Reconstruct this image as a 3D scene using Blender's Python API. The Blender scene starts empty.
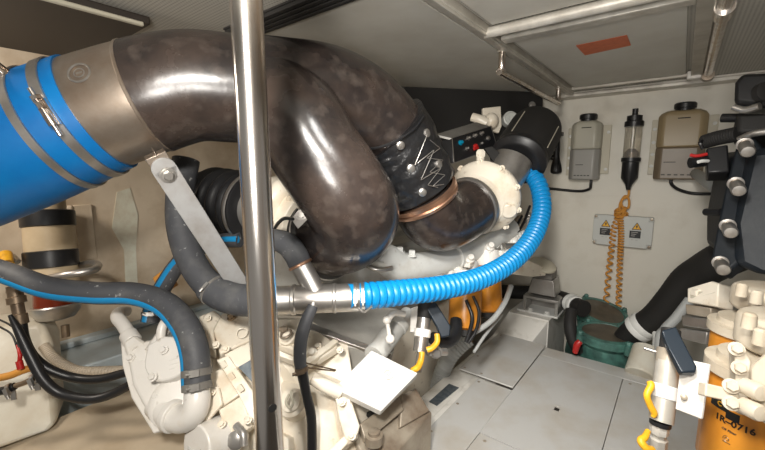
import bpy, bmesh, math, random
from mathutils import Vector as V, Matrix, noise as mnoise
random.seed(7)
SC = bpy.context.scene
COL = SC.collection
PI = math.pi

# ------------------------------------------------------------------ camera
FPX = 380.0
PITCH = math.radians(8.2)
YAW = math.radians(38.1)
EYE = V((0, 0, 0.9))
cd = bpy.data.cameras.new('camera')
cam = bpy.data.objects.new('camera', cd)
COL.objects.link(cam)
cam.location = EYE
cam.rotation_euler = (PI / 2 - PITCH, 0, YAW)
cd.sensor_width = 36
cd.lens = 36 * FPX / 765
cd.clip_start = 0.02
SC.camera = cam

# ------------------------------------------------------------------ world, lamps, exposure
w = bpy.data.worlds.new('world')
SC.world = w
w.use_nodes = True
w.node_tree.nodes['Background'].inputs[0].default_value = (1.0, 0.93, 0.84, 1)
w.node_tree.nodes['Background'].inputs[1].default_value = 0.22


def area(name, loc, target, size, power, color, spread=180):
    ld = bpy.data.lights.new(name, 'AREA')
    ld.shape = 'DISK'
    ld.size = size
    ld.energy = power
    ld.color = color
    ld.spread = math.radians(spread)
    o = bpy.data.objects.new(name, ld)
    COL.objects.link(o)
    o.location = loc
    o.rotation_euler = (V(target) - V(loc)).to_track_quat('-Z', 'Y').to_euler()
    return o


area('work_lamp', (-0.05, -0.20, 1.24), (-0.85, 0.95, 0.1), 0.13, 11.0, (1.0, 0.95, 0.88), 130)
area('ceiling_lamp', (-0.15, 0.36, 1.31), (-0.42, 1.55, 0.0), 0.2, 6.5, (1.0, 0.98, 0.94), 95)
area('hull_fill', (-1.45, -0.2, 1.2), (-1.6, 0.7, 0.35), 0.2, 6.0, (1.0, 0.90, 0.78))  # unseen fill light added to brighten the hull side
area('bounce_fill', (0.0, -0.30, 0.90), (-0.5, 0.7, 1.45), 0.25, 8, (1.0, 0.96, 0.90), 120)  # added fill aimed upward to lift the ceiling, no fixture of the room
SC.view_settings.view_transform = 'Standard'
SC.view_settings.look = 'None'
SC.view_settings.gamma = 1
SC.view_settings.use_curve_mapping = False
SC.view_settings.exposure = 0.0

# ------------------------------------------------------------------ geometry helpers
_R = V((math.cos(YAW), math.sin(YAW), 0))
_FH = V((-math.sin(YAW), math.cos(YAW), 0))
_Z = V((0, 0, 1))
_F = _FH * math.cos(PITCH) - _Z * math.sin(PITCH)
_U = _FH * math.sin(PITCH) + _Z * math.cos(PITCH)


def ray(x, y):
    return _F + _R * ((x - 382.5) / FPX) - _U * ((y - 225) / FPX)


def Q(x, y, t):
    return EYE + ray(x, y) * t


def onX(x, y, v):
    r = ray(x, y)
    return EYE + r * ((v - EYE.x) / r.x)


def onY(x, y, v):
    r = ray(x, y)
    return EYE + r * ((v - EYE.y) / r.y)


def onZ(x, y, v):
    r = ray(x, y)
    return EYE + r * ((v - EYE.z) / r.z)


def catmull(pts, sub):
    if len(pts) < 3:
        return [pts[0].lerp(pts[-1], i / sub) for i in range(sub + 1)]
    P = [pts[0] * 2 - pts[1]] + list(pts) + [pts[-1] * 2 - pts[-2]]
    out = []
    for i in range(1, len(P) - 2):
        a, b, c, d = P[i - 1], P[i], P[i + 1], P[i + 2]
        for k in range(sub):
            s = k / sub
            out.append(0.5 * ((2 * b) + (c - a) * s + (2 * a - 5 * b + 4 * c - d) * s * s + (3 * b - a - 3 * c + d) * s ** 3))
    out.append(pts[-1].copy())
    return out


def frame_of(axis, ref=None):
    a = V(axis).normalized()
    r = V(ref) if ref is not None else (V((0, 0, 1)) if abs(a.z) < 0.9 else V((1, 0, 0)))
    u = (r - a * r.dot(a)).normalized()
    return a, u, a.cross(u)


def spline(pr, sub=8):
    """list of (point, radius) -> smooth lists"""
    pts = [V((p[0].x, p[0].y, p[0].z, p[1])) for p in pr]
    c = catmull(pts, sub)
    return [V((q[0], q[1], q[2])) for q in c], [q[3] for q in c]


def QP(lst):
    """(x, y, depth, radius) -> (point, radius)"""
    return [(Q(x, y, t), r) for x, y, t, r in lst]


class MB:
    def __init__(s):
        s.bm = bmesh.new()

    def mesh(s, vs, fs):
        vv = [s.bm.verts.new(v) for v in vs]
        for f in fs:
            try:
                s.bm.faces.new([vv[i] for i in f])
            except ValueError:
                pass
        return vv

    def box(s, c, size, ax=None):
        """ax: three axis vectors"""
        c = V(c)
        a = ax or (V((1, 0, 0)), V((0, 1, 0)), V((0, 0, 1)))
        h = [size[i] / 2 for i in range(3)]
        vs = []
        for k in (-1, 1):
            for j in (-1, 1):
                for i in (-1, 1):
                    vs.append(c + a[0] * (i * h[0]) + a[1] * (j * h[1]) + a[2] * (k * h[2]))
        s.mesh(vs, [(0, 2, 3, 1), (4, 5, 7, 6), (0, 1, 5, 4), (2, 6, 7, 3), (0, 4, 6, 2), (1, 3, 7, 5)])
        return s

    def bar(s, p0, p1, wd, th, ref):
        """flat bar from p0 to p1, width wd across, thickness th along ref"""
        a, u, v = frame_of(p1 - p0, ref)
        return s.box((p0 + p1) / 2, ((p1 - p0).length, th, wd), (a, u, v))

    def b2(s, lo, hi):
        lo, hi = V(lo), V(hi)
        return s.box((lo + hi) / 2, hi - lo)

    def slab(s, pts, thick, d=None):
        pts = [V(p) for p in pts]
        if d is None:
            n = V((0, 0, 0))
            for i in range(len(pts)):
                n += pts[i].cross(pts[(i + 1) % len(pts)])
            n.normalize()
            if n.dot(pts[0] - EYE) < 0:
                n = -n
            d = n
        d = V(d) * thick
        n = len(pts)
        vs = pts + [p + d for p in pts]
        fs = [tuple(range(n)), tuple(range(2 * n - 1, n - 1, -1))]
        for i in range(n):
            j = (i + 1) % n
            fs.append((i, i + n, j + n, j))
        s.mesh(vs, fs)
        return s

    def lathe(s, o, axis, prof, n=32, ref=None, capa=True, capb=True):
        o = V(o)
        a, u, v = frame_of(axis, ref)
        vs, fs = [], []
        for r, h in prof:
            for k in range(n):
                t = 2 * PI * k / n
                vs.append(o + a * h + (u * math.cos(t) + v * math.sin(t)) * max(r, 1e-5))
        for i in range(len(prof) - 1):
            for k in range(n):
                k2 = (k + 1) % n
                fs.append((i * n + k, i * n + k2, (i + 1) * n + k2, (i + 1) * n + k))
        if capa:
            fs.append(tuple(range(n - 1, -1, -1)))
        if capb:
            m = (len(prof) - 1) * n
            fs.append(tuple(range(m, m + n)))
        s.mesh(vs, fs)
        return s

    def cyl(s, p0, p1, r0, r1=None, n=20):
        p0, p1 = V(p0), V(p1)
        return s.lathe(p0, p1 - p0, [(r0, 0), (r0 if r1 is None else r1, (p1 - p0).length)], n)

    def hexb(s, p, axis, r, h):
        """washer and hexagon head"""
        a = V(axis).normalized()
        s.lathe(p, a, [(r * 1.4, -0.001), (r * 1.4, h * 0.25)], 16)
        s.lathe(V(p) + a * h * 0.25, a, [(r, 0), (r, h * 0.7), (r * 0.85, h * 0.8)], 6)
        return s

    def sweep(s, pts, rad, n=18, caps=True, ref=None, fr=None, prof=None):
        """tube with parallel transported frames; prof(k, n) scales the radius round the ring"""
        m = len(pts)
        tang = []
        for i in range(m):
            d = pts[min(i + 1, m - 1)] - pts[max(i - 1, 0)]
            tang.append(d.normalized())
        a, u, v = frame_of(tang[0], ref)
        vs, fs, frames = [], [], []
        for i in range(m):
            if i:
                q = tang[i - 1].rotation_difference(tang[i])
                u = (q @ u)
                u = (u - tang[i] * u.dot(tang[i])).normalized()
            v = tang[i].cross(u)
            frames.append((tang[i], u, v))
            for k in range(n):
                t = 2 * PI * k / n
                r = rad[i] * (prof(i, k, n) if prof else 1)
                vs.append(pts[i] + (u * math.cos(t) + v * math.sin(t)) * r)
        for i in range(m - 1):
            for k in range(n):
                k2 = (k + 1) % n
                fs.append((i * n + k, i * n + k2, (i + 1) * n + k2, (i + 1) * n + k))
        if caps:
            fs.append(tuple(range(n - 1, -1, -1)))
            fs.append(tuple(range((m - 1) * n, m * n)))
        s.mesh(vs, fs)
        if fr is not None:
            fr.extend(frames)
        return s

    def tube(s, pr, n=18, sub=8, caps=True, ref=None, fr=None):
        p, r = spline(pr, sub)
        return s.sweep(p, r, n, caps, ref, fr)

    def ring(s, c, axis, R, r, n=36, m=12, a0=0, a1=2 * PI):
        a, u, v = frame_of(axis)
        full = abs(a1 - a0) > 6.28
        vs, fs = [], []
        cnt = n if full else n + 1
        for i in range(cnt):
            t = a0 + (a1 - a0) * i / n
            d = u * math.cos(t) + v * math.sin(t)
            for k in range(m):
                q = 2 * PI * k / m
                vs.append(V(c) + d * (R + r * math.cos(q)) + a * (r * math.sin(q)))
        for i in range(n):
            i2 = (i + 1) % cnt
            for k in range(m):
                k2 = (k + 1) % m
                fs.append((i * m + k, i2 * m + k, i2 * m + k2, i * m + k2))
        s.mesh(vs, fs)
        return s

    def ball(s, c, r, sc=(1, 1, 1), n=16):
        prof = []
        for i in range(9):
            t = PI * i / 8
            prof.append((math.sin(t) * r, -math.cos(t) * r))
        k = len(s.bm.verts)
        s.bm.verts.ensure_lookup_table()
        s.lathe((0, 0, 0), (0, 0, 1), prof, n)
        s.bm.verts.ensure_lookup_table()
        for vv in s.bm.verts[k:]:
            vv.co = V(c) + V((vv.co.x * sc[0], vv.co.y * sc[1], vv.co.z * sc[2]))
        return s

    def build(s, name, mat, parent=None, bevel=0.0, seg=2, loc=None, ang=38):
        bmesh.ops.recalc_face_normals(s.bm, faces=s.bm.faces[:])
        org = V((0, 0, 0))
        if parent is not None:
            org = V(parent['_o'])
        elif loc is not None:
            org = V(loc)
        else:
            xs = [v.co for v in s.bm.verts]
            org = V((sum(p.x for p in xs) / len(xs), sum(p.y for p in xs) / len(xs), min(p.z for p in xs)))
        for v in s.bm.verts:
            v.co -= org
        me = bpy.data.meshes.new(name)
        s.bm.to_mesh(me)
        s.bm.free()
        me.materials.append(mat)
        me.polygons.foreach_set('use_smooth', [True] * len(me.polygons))
        me.set_sharp_from_angle(angle=math.radians(ang))
        o = bpy.data.objects.new(name, me)
        COL.objects.link(o)
        if parent is not None:
            o.parent = parent
        else:
            o.location = org
        o['_o'] = tuple(org)
        if bevel:
            b = o.modifiers.new('bevel', 'BEVEL')
            b.width = bevel
            b.segments = seg
            b.limit_method = 'ANGLE'
            b.angle_limit = math.radians(40)
        return o


def thing(name, label, cat, loc, group=None):
    o = bpy.data.objects.new(name, None)
    COL.objects.link(o)
    o.empty_display_size = 0.05
    o.location = loc
    o['_o'] = tuple(loc)
    return tag(o, label, cat, group)


def tag(o, label, cat, group=None):
    o['label'] = label
    o['category'] = cat
    if group:
        o['group'] = group
    return o


def struct(o):
    o['kind'] = 'structure'
    return o


# ------------------------------------------------------------------ materials
def mat(name, c, rough=0.5, metal=0.0, c2=None, c3=None, s3=40.0, lo3=0.58, hi3=0.72, scale=8.0, lo=0.4, hi=0.7, bump=0.0, bscale=60.0, rvar=0.0, detail=6.0, coat=0.0, spec=None, stretch=None):
    m = bpy.data.materials.new(name)
    m.use_nodes = True
    nt = m.node_tree
    b = nt.nodes['Principled BSDF']
    b.inputs['Base Color'].default_value = (*c, 1)
    b.inputs['Roughness'].default_value = rough
    b.inputs['Metallic'].default_value = metal
    if coat:
        b.inputs['Coat Weight'].default_value = coat
        b.inputs['Coat Roughness'].default_value = 0.15
    if spec is not None:
        b.inputs['Specular IOR Level'].default_value = spec
    tc = nt.nodes.new('ShaderNodeTexCoord')
    src = tc.outputs['Object']
    if stretch:
        mp = nt.nodes.new('ShaderNodeMapping')
        mp.inputs['Scale'].default_value = stretch
        nt.links.new(src, mp.inputs[0])
        src = mp.outputs[0]
    if c2 is not None:
        n = nt.nodes.new('ShaderNodeTexNoise')
        n.inputs['Scale'].default_value = scale
        n.inputs['Detail'].default_value = detail
        n.inputs['Roughness'].default_value = 0.6
        nt.links.new(src, n.inputs['Vector'])
        r = nt.nodes.new('ShaderNodeMapRange')
        r.inputs[1].default_value = lo
        r.inputs[2].default_value = hi
        nt.links.new(n.outputs[0], r.inputs[0])
        x = nt.nodes.new('ShaderNodeMix')
        x.data_type = 'RGBA'
        x.inputs[6].default_value = (*c, 1)
        x.inputs[7].default_value = (*c2, 1)
        nt.links.new(r.outputs[0], x.inputs[0])
        res = x.outputs[2]
        if c3 is not None:
            n3 = nt.nodes.new('ShaderNodeTexNoise')
            n3.inputs['Scale'].default_value = s3
            n3.inputs['Detail'].default_value = 5
            nt.links.new(tc.outputs['Object'], n3.inputs['Vector'])
            r3 = nt.nodes.new('ShaderNodeMapRange')
            r3.inputs[1].default_value = lo3
            r3.inputs[2].default_value = hi3
            nt.links.new(n3.outputs[0], r3.inputs[0])
            x3 = nt.nodes.new('ShaderNodeMix')
            x3.data_type = 'RGBA'
            x3.inputs[7].default_value = (*c3, 1)
            nt.links.new(r3.outputs[0], x3.inputs[0])
            nt.links.new(res, x3.inputs[6])
            res = x3.outputs[2]
        nt.links.new(res, b.inputs['Base Color'])
        if rvar:
            rr = nt.nodes.new('ShaderNodeMapRange')
            rr.inputs[3].default_value = max(0.03, rough - rvar)
            rr.inputs[4].default_value = min(1, rough + rvar)
            nt.links.new(n.outputs[0], rr.inputs[0])
            nt.links.new(rr.outputs[0], b.inputs['Roughness'])
    if bump:
        n2 = nt.nodes.new('ShaderNodeTexNoise')
        n2.inputs['Scale'].default_value = bscale
        n2.inputs['Detail'].default_value = 4
        nt.links.new(src, n2.inputs['Vector'])
        bp = nt.nodes.new('ShaderNodeBump')
        bp.inputs['Strength'].default_value = bump
        bp.inputs['Distance'].default_value = 0.01
        nt.links.new(n2.outputs[0], bp.inputs['Height'])
        nt.links.new(bp.outputs[0], b.inputs['Normal'])
    return m


def perforated(name, c, c2, pitch):
    m = mat(name, c, 0.55)
    nt = m.node_tree
    b = nt.nodes['Principled BSDF']
    tc = nt.nodes.new('ShaderNodeTexCoord')
    vo = nt.nodes.new('ShaderNodeTexVoronoi')
    vo.inputs['Scale'].default_value = 1 / pitch
    vo.inputs['Randomness'].default_value = 0.0
    nt.links.new(tc.outputs['Object'], vo.inputs['Vector'])
    r = nt.nodes.new('ShaderNodeMapRange')
    r.inputs[1].default_value = 0.22
    r.inputs[2].default_value = 0.34
    nt.links.new(vo.outputs[0], r.inputs[0])
    x = nt.nodes.new('ShaderNodeMix')
    x.data_type = 'RGBA'
    x.inputs[6].default_value = (*c2, 1)
    x.inputs[7].default_value = (*c, 1)
    nt.links.new(r.outputs[0], x.inputs[0])
    nt.links.new(x.outputs[2], b.inputs['Base Color'])
    return m


M = {}
M['wall'] = mat('wall_paint', (0.66, 0.63, 0.55), 0.45, c2=(0.52, 0.47, 0.38), scale=3.5, lo=0.5, hi=0.78, bump=0.06, bscale=25)
M['hull'] = mat('hull_paint', (0.68, 0.58, 0.45), 0.5, c2=(0.40, 0.29, 0.18), scale=4, lo=0.42, hi=0.75, bump=0.10, bscale=18)
M['patch'] = mat('bare_patch', (0.74, 0.74, 0.62), 0.6, c2=(0.60, 0.54, 0.42), scale=14)
M['ceiling'] = perforated('ceiling_perforated', (0.48, 0.46, 0.41), (0.28, 0.26, 0.23), 0.011)
M['ceilpanel'] = mat('ceiling_panel', (0.60, 0.58, 0.52), 0.5, c2=(0.53, 0.50, 0.44), scale=5)
M['darkpanel'] = mat('dark_panel', (0.03, 0.022, 0.016), 0.6)
M['alu'] = mat('aluminium', (0.50, 0.47, 0.41), 0.42, 0.35, c2=(0.36, 0.33, 0.28), scale=12)
M['alutrim'] = mat('aluminium_trim', (0.62, 0.59, 0.53), 0.4, 0.35, c2=(0.4, 0.37, 0.32), scale=14)
M['deck'] = mat('deck_paint', (0.50, 0.495, 0.475), 0.42, c2=(0.42, 0.38, 0.32), scale=5, lo=0.45, hi=0.75, bump=0.03, bscale=90)
M['beige'] = mat('beige_plate', (0.56, 0.47, 0.35), 0.45, c2=(0.46, 0.37, 0.26), scale=5)
M['bilge'] = mat('bilge_grime', (0.10, 0.09, 0.08), 0.6, c2=(0.22, 0.2, 0.17), scale=6)
M['girder'] = mat('girder_paint', (0.70, 0.68, 0.63), 0.42, c2=(0.40, 0.37, 0.31), scale=9, lo=0.5, hi=0.75)
M['shelf'] = mat('pale_grey_blue', (0.46, 0.53, 0.56), 0.4, c2=(0.36, 0.38, 0.38), scale=7)
M['cream'] = mat('cream_enamel', (0.80, 0.73, 0.61), 0.33, c2=(0.60, 0.46, 0.30), scale=9, lo=0.53, hi=0.8, bump=0.06, bscale=40, c3=(0.30, 0.22, 0.15), s3=34, lo3=0.64, hi3=0.80)
M['white'] = mat('white_enamel', (0.74, 0.71, 0.66), 0.32, c2=(0.62, 0.56, 0.46), scale=12, lo=0.56, hi=0.85, bump=0.05, bscale=50, c3=(0.36, 0.29, 0.21), s3=42, lo3=0.66, hi3=0.84)
M['lgrey'] = mat('light_grey_enamel', (0.54, 0.54, 0.515), 0.33, c2=(0.40, 0.375, 0.33), scale=11, lo=0.52, hi=0.8, c3=(0.3, 0.27, 0.22), s3=30, lo3=0.66, hi3=0.80)
M['grey'] = mat('grey_metal', (0.36, 0.35, 0.33), 0.35, 0.6, c2=(0.26, 0.24, 0.22), scale=9)
M['brown'] = mat('oily_iron', (0.38, 0.33, 0.26), 0.42, 0.3, c2=(0.18, 0.13, 0.09), scale=9, lo=0.4, hi=0.7)
M['pipe'] = mat('lacquered_wrap', (0.020, 0.016, 0.015), 0.25, 0.0, c2=(0.062, 0.043, 0.034), scale=5.5, lo=0.42, hi=0.75, bump=0.16, bscale=11, rvar=0.12, spec=0.5, c3=(0.085, 0.068, 0.058), s3=26, lo3=0.52, hi3=0.9)
M['sleeve'] = mat('heat_tinted_steel', (0.44, 0.38, 0.32), 0.36, 0.85, c2=(0.28, 0.21, 0.155), scale=6, lo=0.4, hi=0.7, bump=0.03, bscale=60, rvar=0.1)
M['copper'] = mat('copper_ring', (0.62, 0.36, 0.24), 0.32, 0.9, c2=(0.35, 0.2, 0.13), scale=12)
M['quilt'] = mat('black_blanket', (0.012, 0.012, 0.013), 0.28, bump=0.5, bscale=35, spec=0.7)
M['chrome'] = mat('polished_steel', (0.78, 0.75, 0.72), 0.20, 1.0, c2=(0.56, 0.45, 0.36), scale=34, lo=0.42, hi=0.62, rvar=0.10, stretch=(1, 1, 0.04))  # brown streaks paint warm reflections into the steel colour
M['steel'] = mat('worn_steel', (0.55, 0.53, 0.50), 0.35, 0.9, c2=(0.36, 0.33, 0.3), scale=14, rvar=0.1)
M['strap'] = mat('galvanised_strap', (0.34, 0.34, 0.34), 0.6, 0.2, spec=0.15, c2=(0.24, 0.22, 0.20), scale=10)
M['blue'] = mat('blue_silicone', (0.0, 0.15, 0.42), 0.4, c2=(0.0, 0.105, 0.34), scale=7, bump=0.12, bscale=14)
M['bright'] = mat('clean_white', (0.76, 0.75, 0.72), 0.35, c2=(0.68, 0.66, 0.61), scale=9)
M['plategrey'] = mat('flat_grey_paint', (0.40, 0.39, 0.36), 0.4, c2=(0.28, 0.26, 0.23), scale=7)
M['engrime'] = mat('oily_grey', (0.20, 0.19, 0.17), 0.5, c2=(0.10, 0.09, 0.08), scale=9)
M['headcream'] = mat('yellowed_cream', (0.60, 0.53, 0.42), 0.38, c2=(0.42, 0.34, 0.24), scale=12, lo=0.46, hi=0.75, bump=0.05, bscale=50)
M['sky'] = mat('blue_corrugated', (0.003, 0.22, 0.52), 0.35)
M['stripe'] = mat('blue_stripe', (0.005, 0.22, 0.48), 0.45)
M['rubber'] = mat('grey_rubber', (0.055, 0.057, 0.063), 0.6, c2=(0.10, 0.10, 0.10), scale=16, lo=0.5, hi=0.75, c3=(0.34, 0.34, 0.33), s3=75, lo3=0.66, hi3=0.74)
M['black'] = mat('black_plastic', (0.010, 0.010, 0.011), 0.38)
M['soot'] = mat('matt_black', (0.012, 0.011, 0.010), 0.7)
M['navy'] = mat('blue_black_paint', (0.007, 0.010, 0.014), 0.5, spec=0.3, c2=(0.016, 0.019, 0.022), scale=14, bump=0.08, bscale=40)
M['handle'] = mat('dark_blue_grip', (0.006, 0.013, 0.022), 0.42)
M['orange'] = mat('orange_enamel', (0.62, 0.25, 0.025), 0.32, c2=(0.5, 0.17, 0.015), scale=6)
M['yellow'] = mat('yellow_grip', (0.80, 0.42, 0.02), 0.4, c2=(0.5, 0.22, 0.02), scale=30, lo=0.5, hi=0.75)
M['red'] = mat('red_plastic', (0.40, 0.014, 0.012), 0.4)
M['redlabel'] = mat('red_sticker', (0.60, 0.13, 0.04), 0.5, c2=(0.50, 0.10, 0.03), scale=40)
M['patina'] = mat('bronze_patina', (0.075, 0.20, 0.165), 0.5, c2=(0.03, 0.07, 0.06), scale=18, lo=0.38, hi=0.66, bump=0.3, bscale=30)
M['lid'] = mat('dull_bronze', (0.12, 0.10, 0.07), 0.5, 0.3, c2=(0.07, 0.06, 0.045), scale=14)
M['cord'] = mat('orange_cord', (0.58, 0.26, 0.045), 0.45)
M['amber'] = mat('amber_liquid', (0.22, 0.03, 0.008), 0.2)
M['tanband'] = mat('tan_canister', (0.55, 0.44, 0.29), 0.4, c2=(0.45, 0.34, 0.21), scale=9)
M['jug'] = mat('cloudy_plastic', (0.62, 0.59, 0.50), 0.4, c2=(0.50, 0.43, 0.32), scale=8)
M['conduit'] = mat('grey_conduit', (0.36, 0.37, 0.36), 0.5)
M['beigehose'] = mat('beige_conduit', (0.47, 0.40, 0.31), 0.55)
M['brass'] = mat('dirty_brass', (0.28, 0.21, 0.14), 0.4, 0.8, c2=(0.14, 0.10, 0.075), scale=20)
M['bottlegrey'] = mat('grey_bottle', (0.40, 0.38, 0.31), 0.4)
M['coolant'] = mat('dark_coolant', (0.28, 0.27, 0.245), 0.4)
M['bottletan'] = mat('tan_bottle', (0.30, 0.23, 0.13), 0.4)
M['coolantbrown'] = mat('brown_coolant', (0.18, 0.14, 0.095), 0.4)
M['plate'] = mat('bracket_plate', (0.50, 0.46, 0.36), 0.5)
M['tape'] = mat('white_tape', (0.70, 0.70, 0.67), 0.6)
M['boxgrey'] = mat('junction_grey', (0.52, 0.53, 0.50), 0.45)
M['name'] = mat('nameplate_blue', (0.07, 0.09, 0.11), 0.4, 0.3, c2=(0.15, 0.17, 0.18), scale=60)
M['ink'] = mat('black_ink', (0.008, 0.008, 0.008), 0.5)
M['teal'] = mat('teal_lamp', (0.0, 0.18, 0.30), 0.3)
g = bpy.data.materials.new('clear_tube')
g.use_nodes = True
gb = g.node_tree.nodes['Principled BSDF']
gb.inputs['Base Color'].default_value = (0.9, 0.86, 0.78, 1)
gb.inputs['Transmission Weight'].default_value = 0.85
gb.inputs['Roughness'].default_value = 0.12
gb.inputs['IOR'].default_value = 1.3
M['glass'] = g

# ------------------------------------------------------------------ the setting
CZ = 1.345      # ceiling height
EY = 2.55       # end wall
LX = -1.9       # hull side
m = MB().b2((LX - 0.05, EY, -0.6), (1.6, EY + 0.05, CZ + 0.05))
for (x0, y0, x1, y1) in ((546, 179, 765, 201), (540, 193, 765, 216)):
    a, b = onY(x0, y0, EY), onY(x1, y1, EY)
    m.b2((a.x, EY - 0.004, a.z - 0.005), (b.x + 0.4, EY + 0.001, a.z + 0.0))
a = onY(683, 240, EY)
m.b2((a.x - 0.004, EY - 0.004, -0.4), (a.x, EY + 0.001, a.z + 0.12))
struct(m.build('wall_end', M['wall'], loc=(0, EY, 0)))
m = MB().b2((LX - 0.05, -0.9, -0.6), (LX, EY, CZ + 0.05))
struct(m.build('wall_left', M['hull'], loc=(LX, 0, 0)))
struct(MB().b2((LX, -0.9, -0.62), (1.6, EY, -0.58)).build('floor', M['bilge'], loc=(0, 0, -0.6)))
struct(MB().b2((LX, -0.9, CZ), (1.6, EY, CZ + 0.04)).build('ceiling', M['ceiling'], loc=(0, 0, CZ)))
# smooth ceiling sheet between the black channel and the hatch
tag(MB().b2((-1.85, 0.74, CZ - 0.006), (-0.58, 2.46, CZ)).build('ceiling_sheet', M['ceilpanel'], bevel=0.002), 'smooth grey ceiling sheet left of the hatch above the pipes', 'panel')
# cove strips along the end wall
m = MB().b2((-0.62, EY - 0.09, CZ - 0.028), (1.6, EY, CZ))
m.b2((-0.62, EY - 0.10, CZ - 0.012), (1.6, EY - 0.085, CZ))
struct(m.build('trim_1', M['alutrim'], bevel=0.003))
# pale rectangle of bare paint and a panel on the hull side
a, b = onX(72, 205, LX), onX(97, 258, LX)
struct(MB().b2((LX, a.y, b.z), (LX + 0.012, b.y, a.z)).build('trim_2', M['hull'], bevel=0.004))
m = MB()
pts = []
for (x, y) in ((117, 192), (130, 188), (138, 215), (136, 250), (138, 288), (126, 290), (124, 250), (112, 228)):
    pts.append(onX(x, y, LX + 0.003))
m.slab(pts, 0.003)
struct(m.build('trim_3', M['patch']))
# longitudinal frame low on the hull side and the sloping bilge side below
m = MB().b2((LX, -0.5, -0.02), (LX + 0.26, 2.4, 0.20))
m.b2((LX, -0.5, 0.20), (LX + 0.05, 2.4, 0.225))
struct(m.build('trim_4', M['shelf'], bevel=0.006))

# dark panel over the hull side with a pale edging strip
e0, e1 = onZ(18, -2, 1.325), onZ(143, 22, 1.325)
tag(MB().b2((LX, -0.6, 1.322), (e1.x, e1.y + 0.02, CZ)).build('ceiling_liner', M['darkpanel'], bevel=0.004),
    'black lining panel on the ceiling above the wide blue hose', 'panel')
m = MB().bar(V((e1.x, -0.6, 1.318)), V((e1.x, e1.y, 1.318)), 0.014, 0.012, (0, 0, 1))
tag(m.build('edging_strip', M['plate'], bevel=0.003), 'pale edging strip along the black ceiling lining panel', 'trim')
# black ribbed channel across the ceiling behind the pole
a, b = onZ(262, 24, CZ - 0.01), onZ(330, -4, CZ - 0.01)
m = MB()
for k in range(4):
    m.b2((a.x - 0.15, a.y - 0.035 + k * 0.022, CZ - 0.016), (b.x + 0.12, a.y - 0.02 + k * 0.022, CZ))
m.b2((a.x - 0.15, a.y - 0.04, CZ - 0.006), (b.x + 0.12, a.y + 0.06, CZ))
tag(m.build('cable_channel', M['soot'], bevel=0.002), 'black ribbed channel on the ceiling behind the steel pole', 'channel')

# ------------------------------------------------------------------ ceiling hatch
TX = -0.535
hatch = thing('ceiling_hatch', 'grey aluminium framed ceiling hatch with hinged panels', 'hatch', (TX, 1.4, CZ - 0.03))
m = MB()
m.b2((onZ(434, 0, CZ - 0.035).x, 0.3, CZ - 0.035), (TX - 0.004, 2.36, CZ))
m.b2((TX + 0.004, 0.3, CZ - 0.026), (TX + 0.024, 2.33, CZ))
m.b2((-0.012, 0.3, CZ - 0.03), (0.03, 2.33, CZ))
m.b2((TX - 0.03, 2.30, CZ - 0.020), (0.03, 2.315, CZ))
m.build('hatch_frame', M['alu'], hatch, bevel=0.003)
MB().b2((TX + 0.04, 1.33, CZ - 0.010), (-0.03, 2.285, CZ)).build('hatch_panel', M['ceilpanel'], hatch, bevel=0.002)
MB().b2((TX + 0.04, 0.3, CZ - 0.010), (-0.03, 1.17, CZ)).build('hatch_panel', M['ceilpanel'], hatch, bevel=0.002)
yb_ = onZ(574, 25, CZ - 0.025).y
MB().b2((TX + 0.035, yb_ - 0.022, CZ - 0.032), (-0.012, yb_ + 0.022, CZ - 0.005)).build('cross_bar', M['alutrim'], hatch, bevel=0.003)
yt_ = onZ(565, 15, CZ - 0.022).y
MB().cyl((TX + 0.01, yt_, CZ - 0.022), (-0.012, yt_, CZ - 0.022), 0.016).build('hinge_tube', M['alutrim'], hatch)
a = onZ(700, 62, CZ - 0.02)
MB().box((0.0, 2.26, CZ - 0.025), (0.05, 0.05, 0.035)).build('corner_block', M['white'], hatch, bevel=0.004)
# red sticker on hatch panel
zs = CZ - 0.011
m = MB().slab([onZ(576, 45.5, zs), onZ(627, 35, zs), onZ(631, 45, zs), onZ(585, 55, zs)], 0.0015, (0, 0, -1))
tag(m.build('warning_sticker', M['redlabel']), 'faded red rectangular sticker on the ceiling hatch panel', 'sticker')
# grab handle
z0 = CZ - 0.03
h0, h1 = onZ(506, 50, z0), onZ(558, 88, z0)
h0.x = h1.x = TX - 0.002
gh = thing('grab_handle', 'bent steel grab handle hanging from the ceiling hatch frame', 'handle', (TX - 0.02, h0.y, z0))
dz = V((0, 0, -0.074))
pp = [h0, h0 + dz * 0.7, h0 + dz * 0.95 + V((0, 0.012, 0)), h0 + dz + V((0, 0.04, 0)), h1 + dz + V((0, -0.04, 0)), h1 + dz * 0.95 + V((0, -0.012, 0)), h1 + dz * 0.7, h1]
m = MB().tube([(p, 0.012) for p in pp], 14, 6)
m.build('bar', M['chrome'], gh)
MB().cyl(h0 + V((0, 0, 0.002)), h0 + V((0, 0, -0.006)), 0.018).build('flange', M['alu'], gh)
MB().cyl(h1 + V((0, 0, 0.002)), h1 + V((0, 0, -0.006)), 0.018).build('flange', M['alu'], gh)
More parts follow.
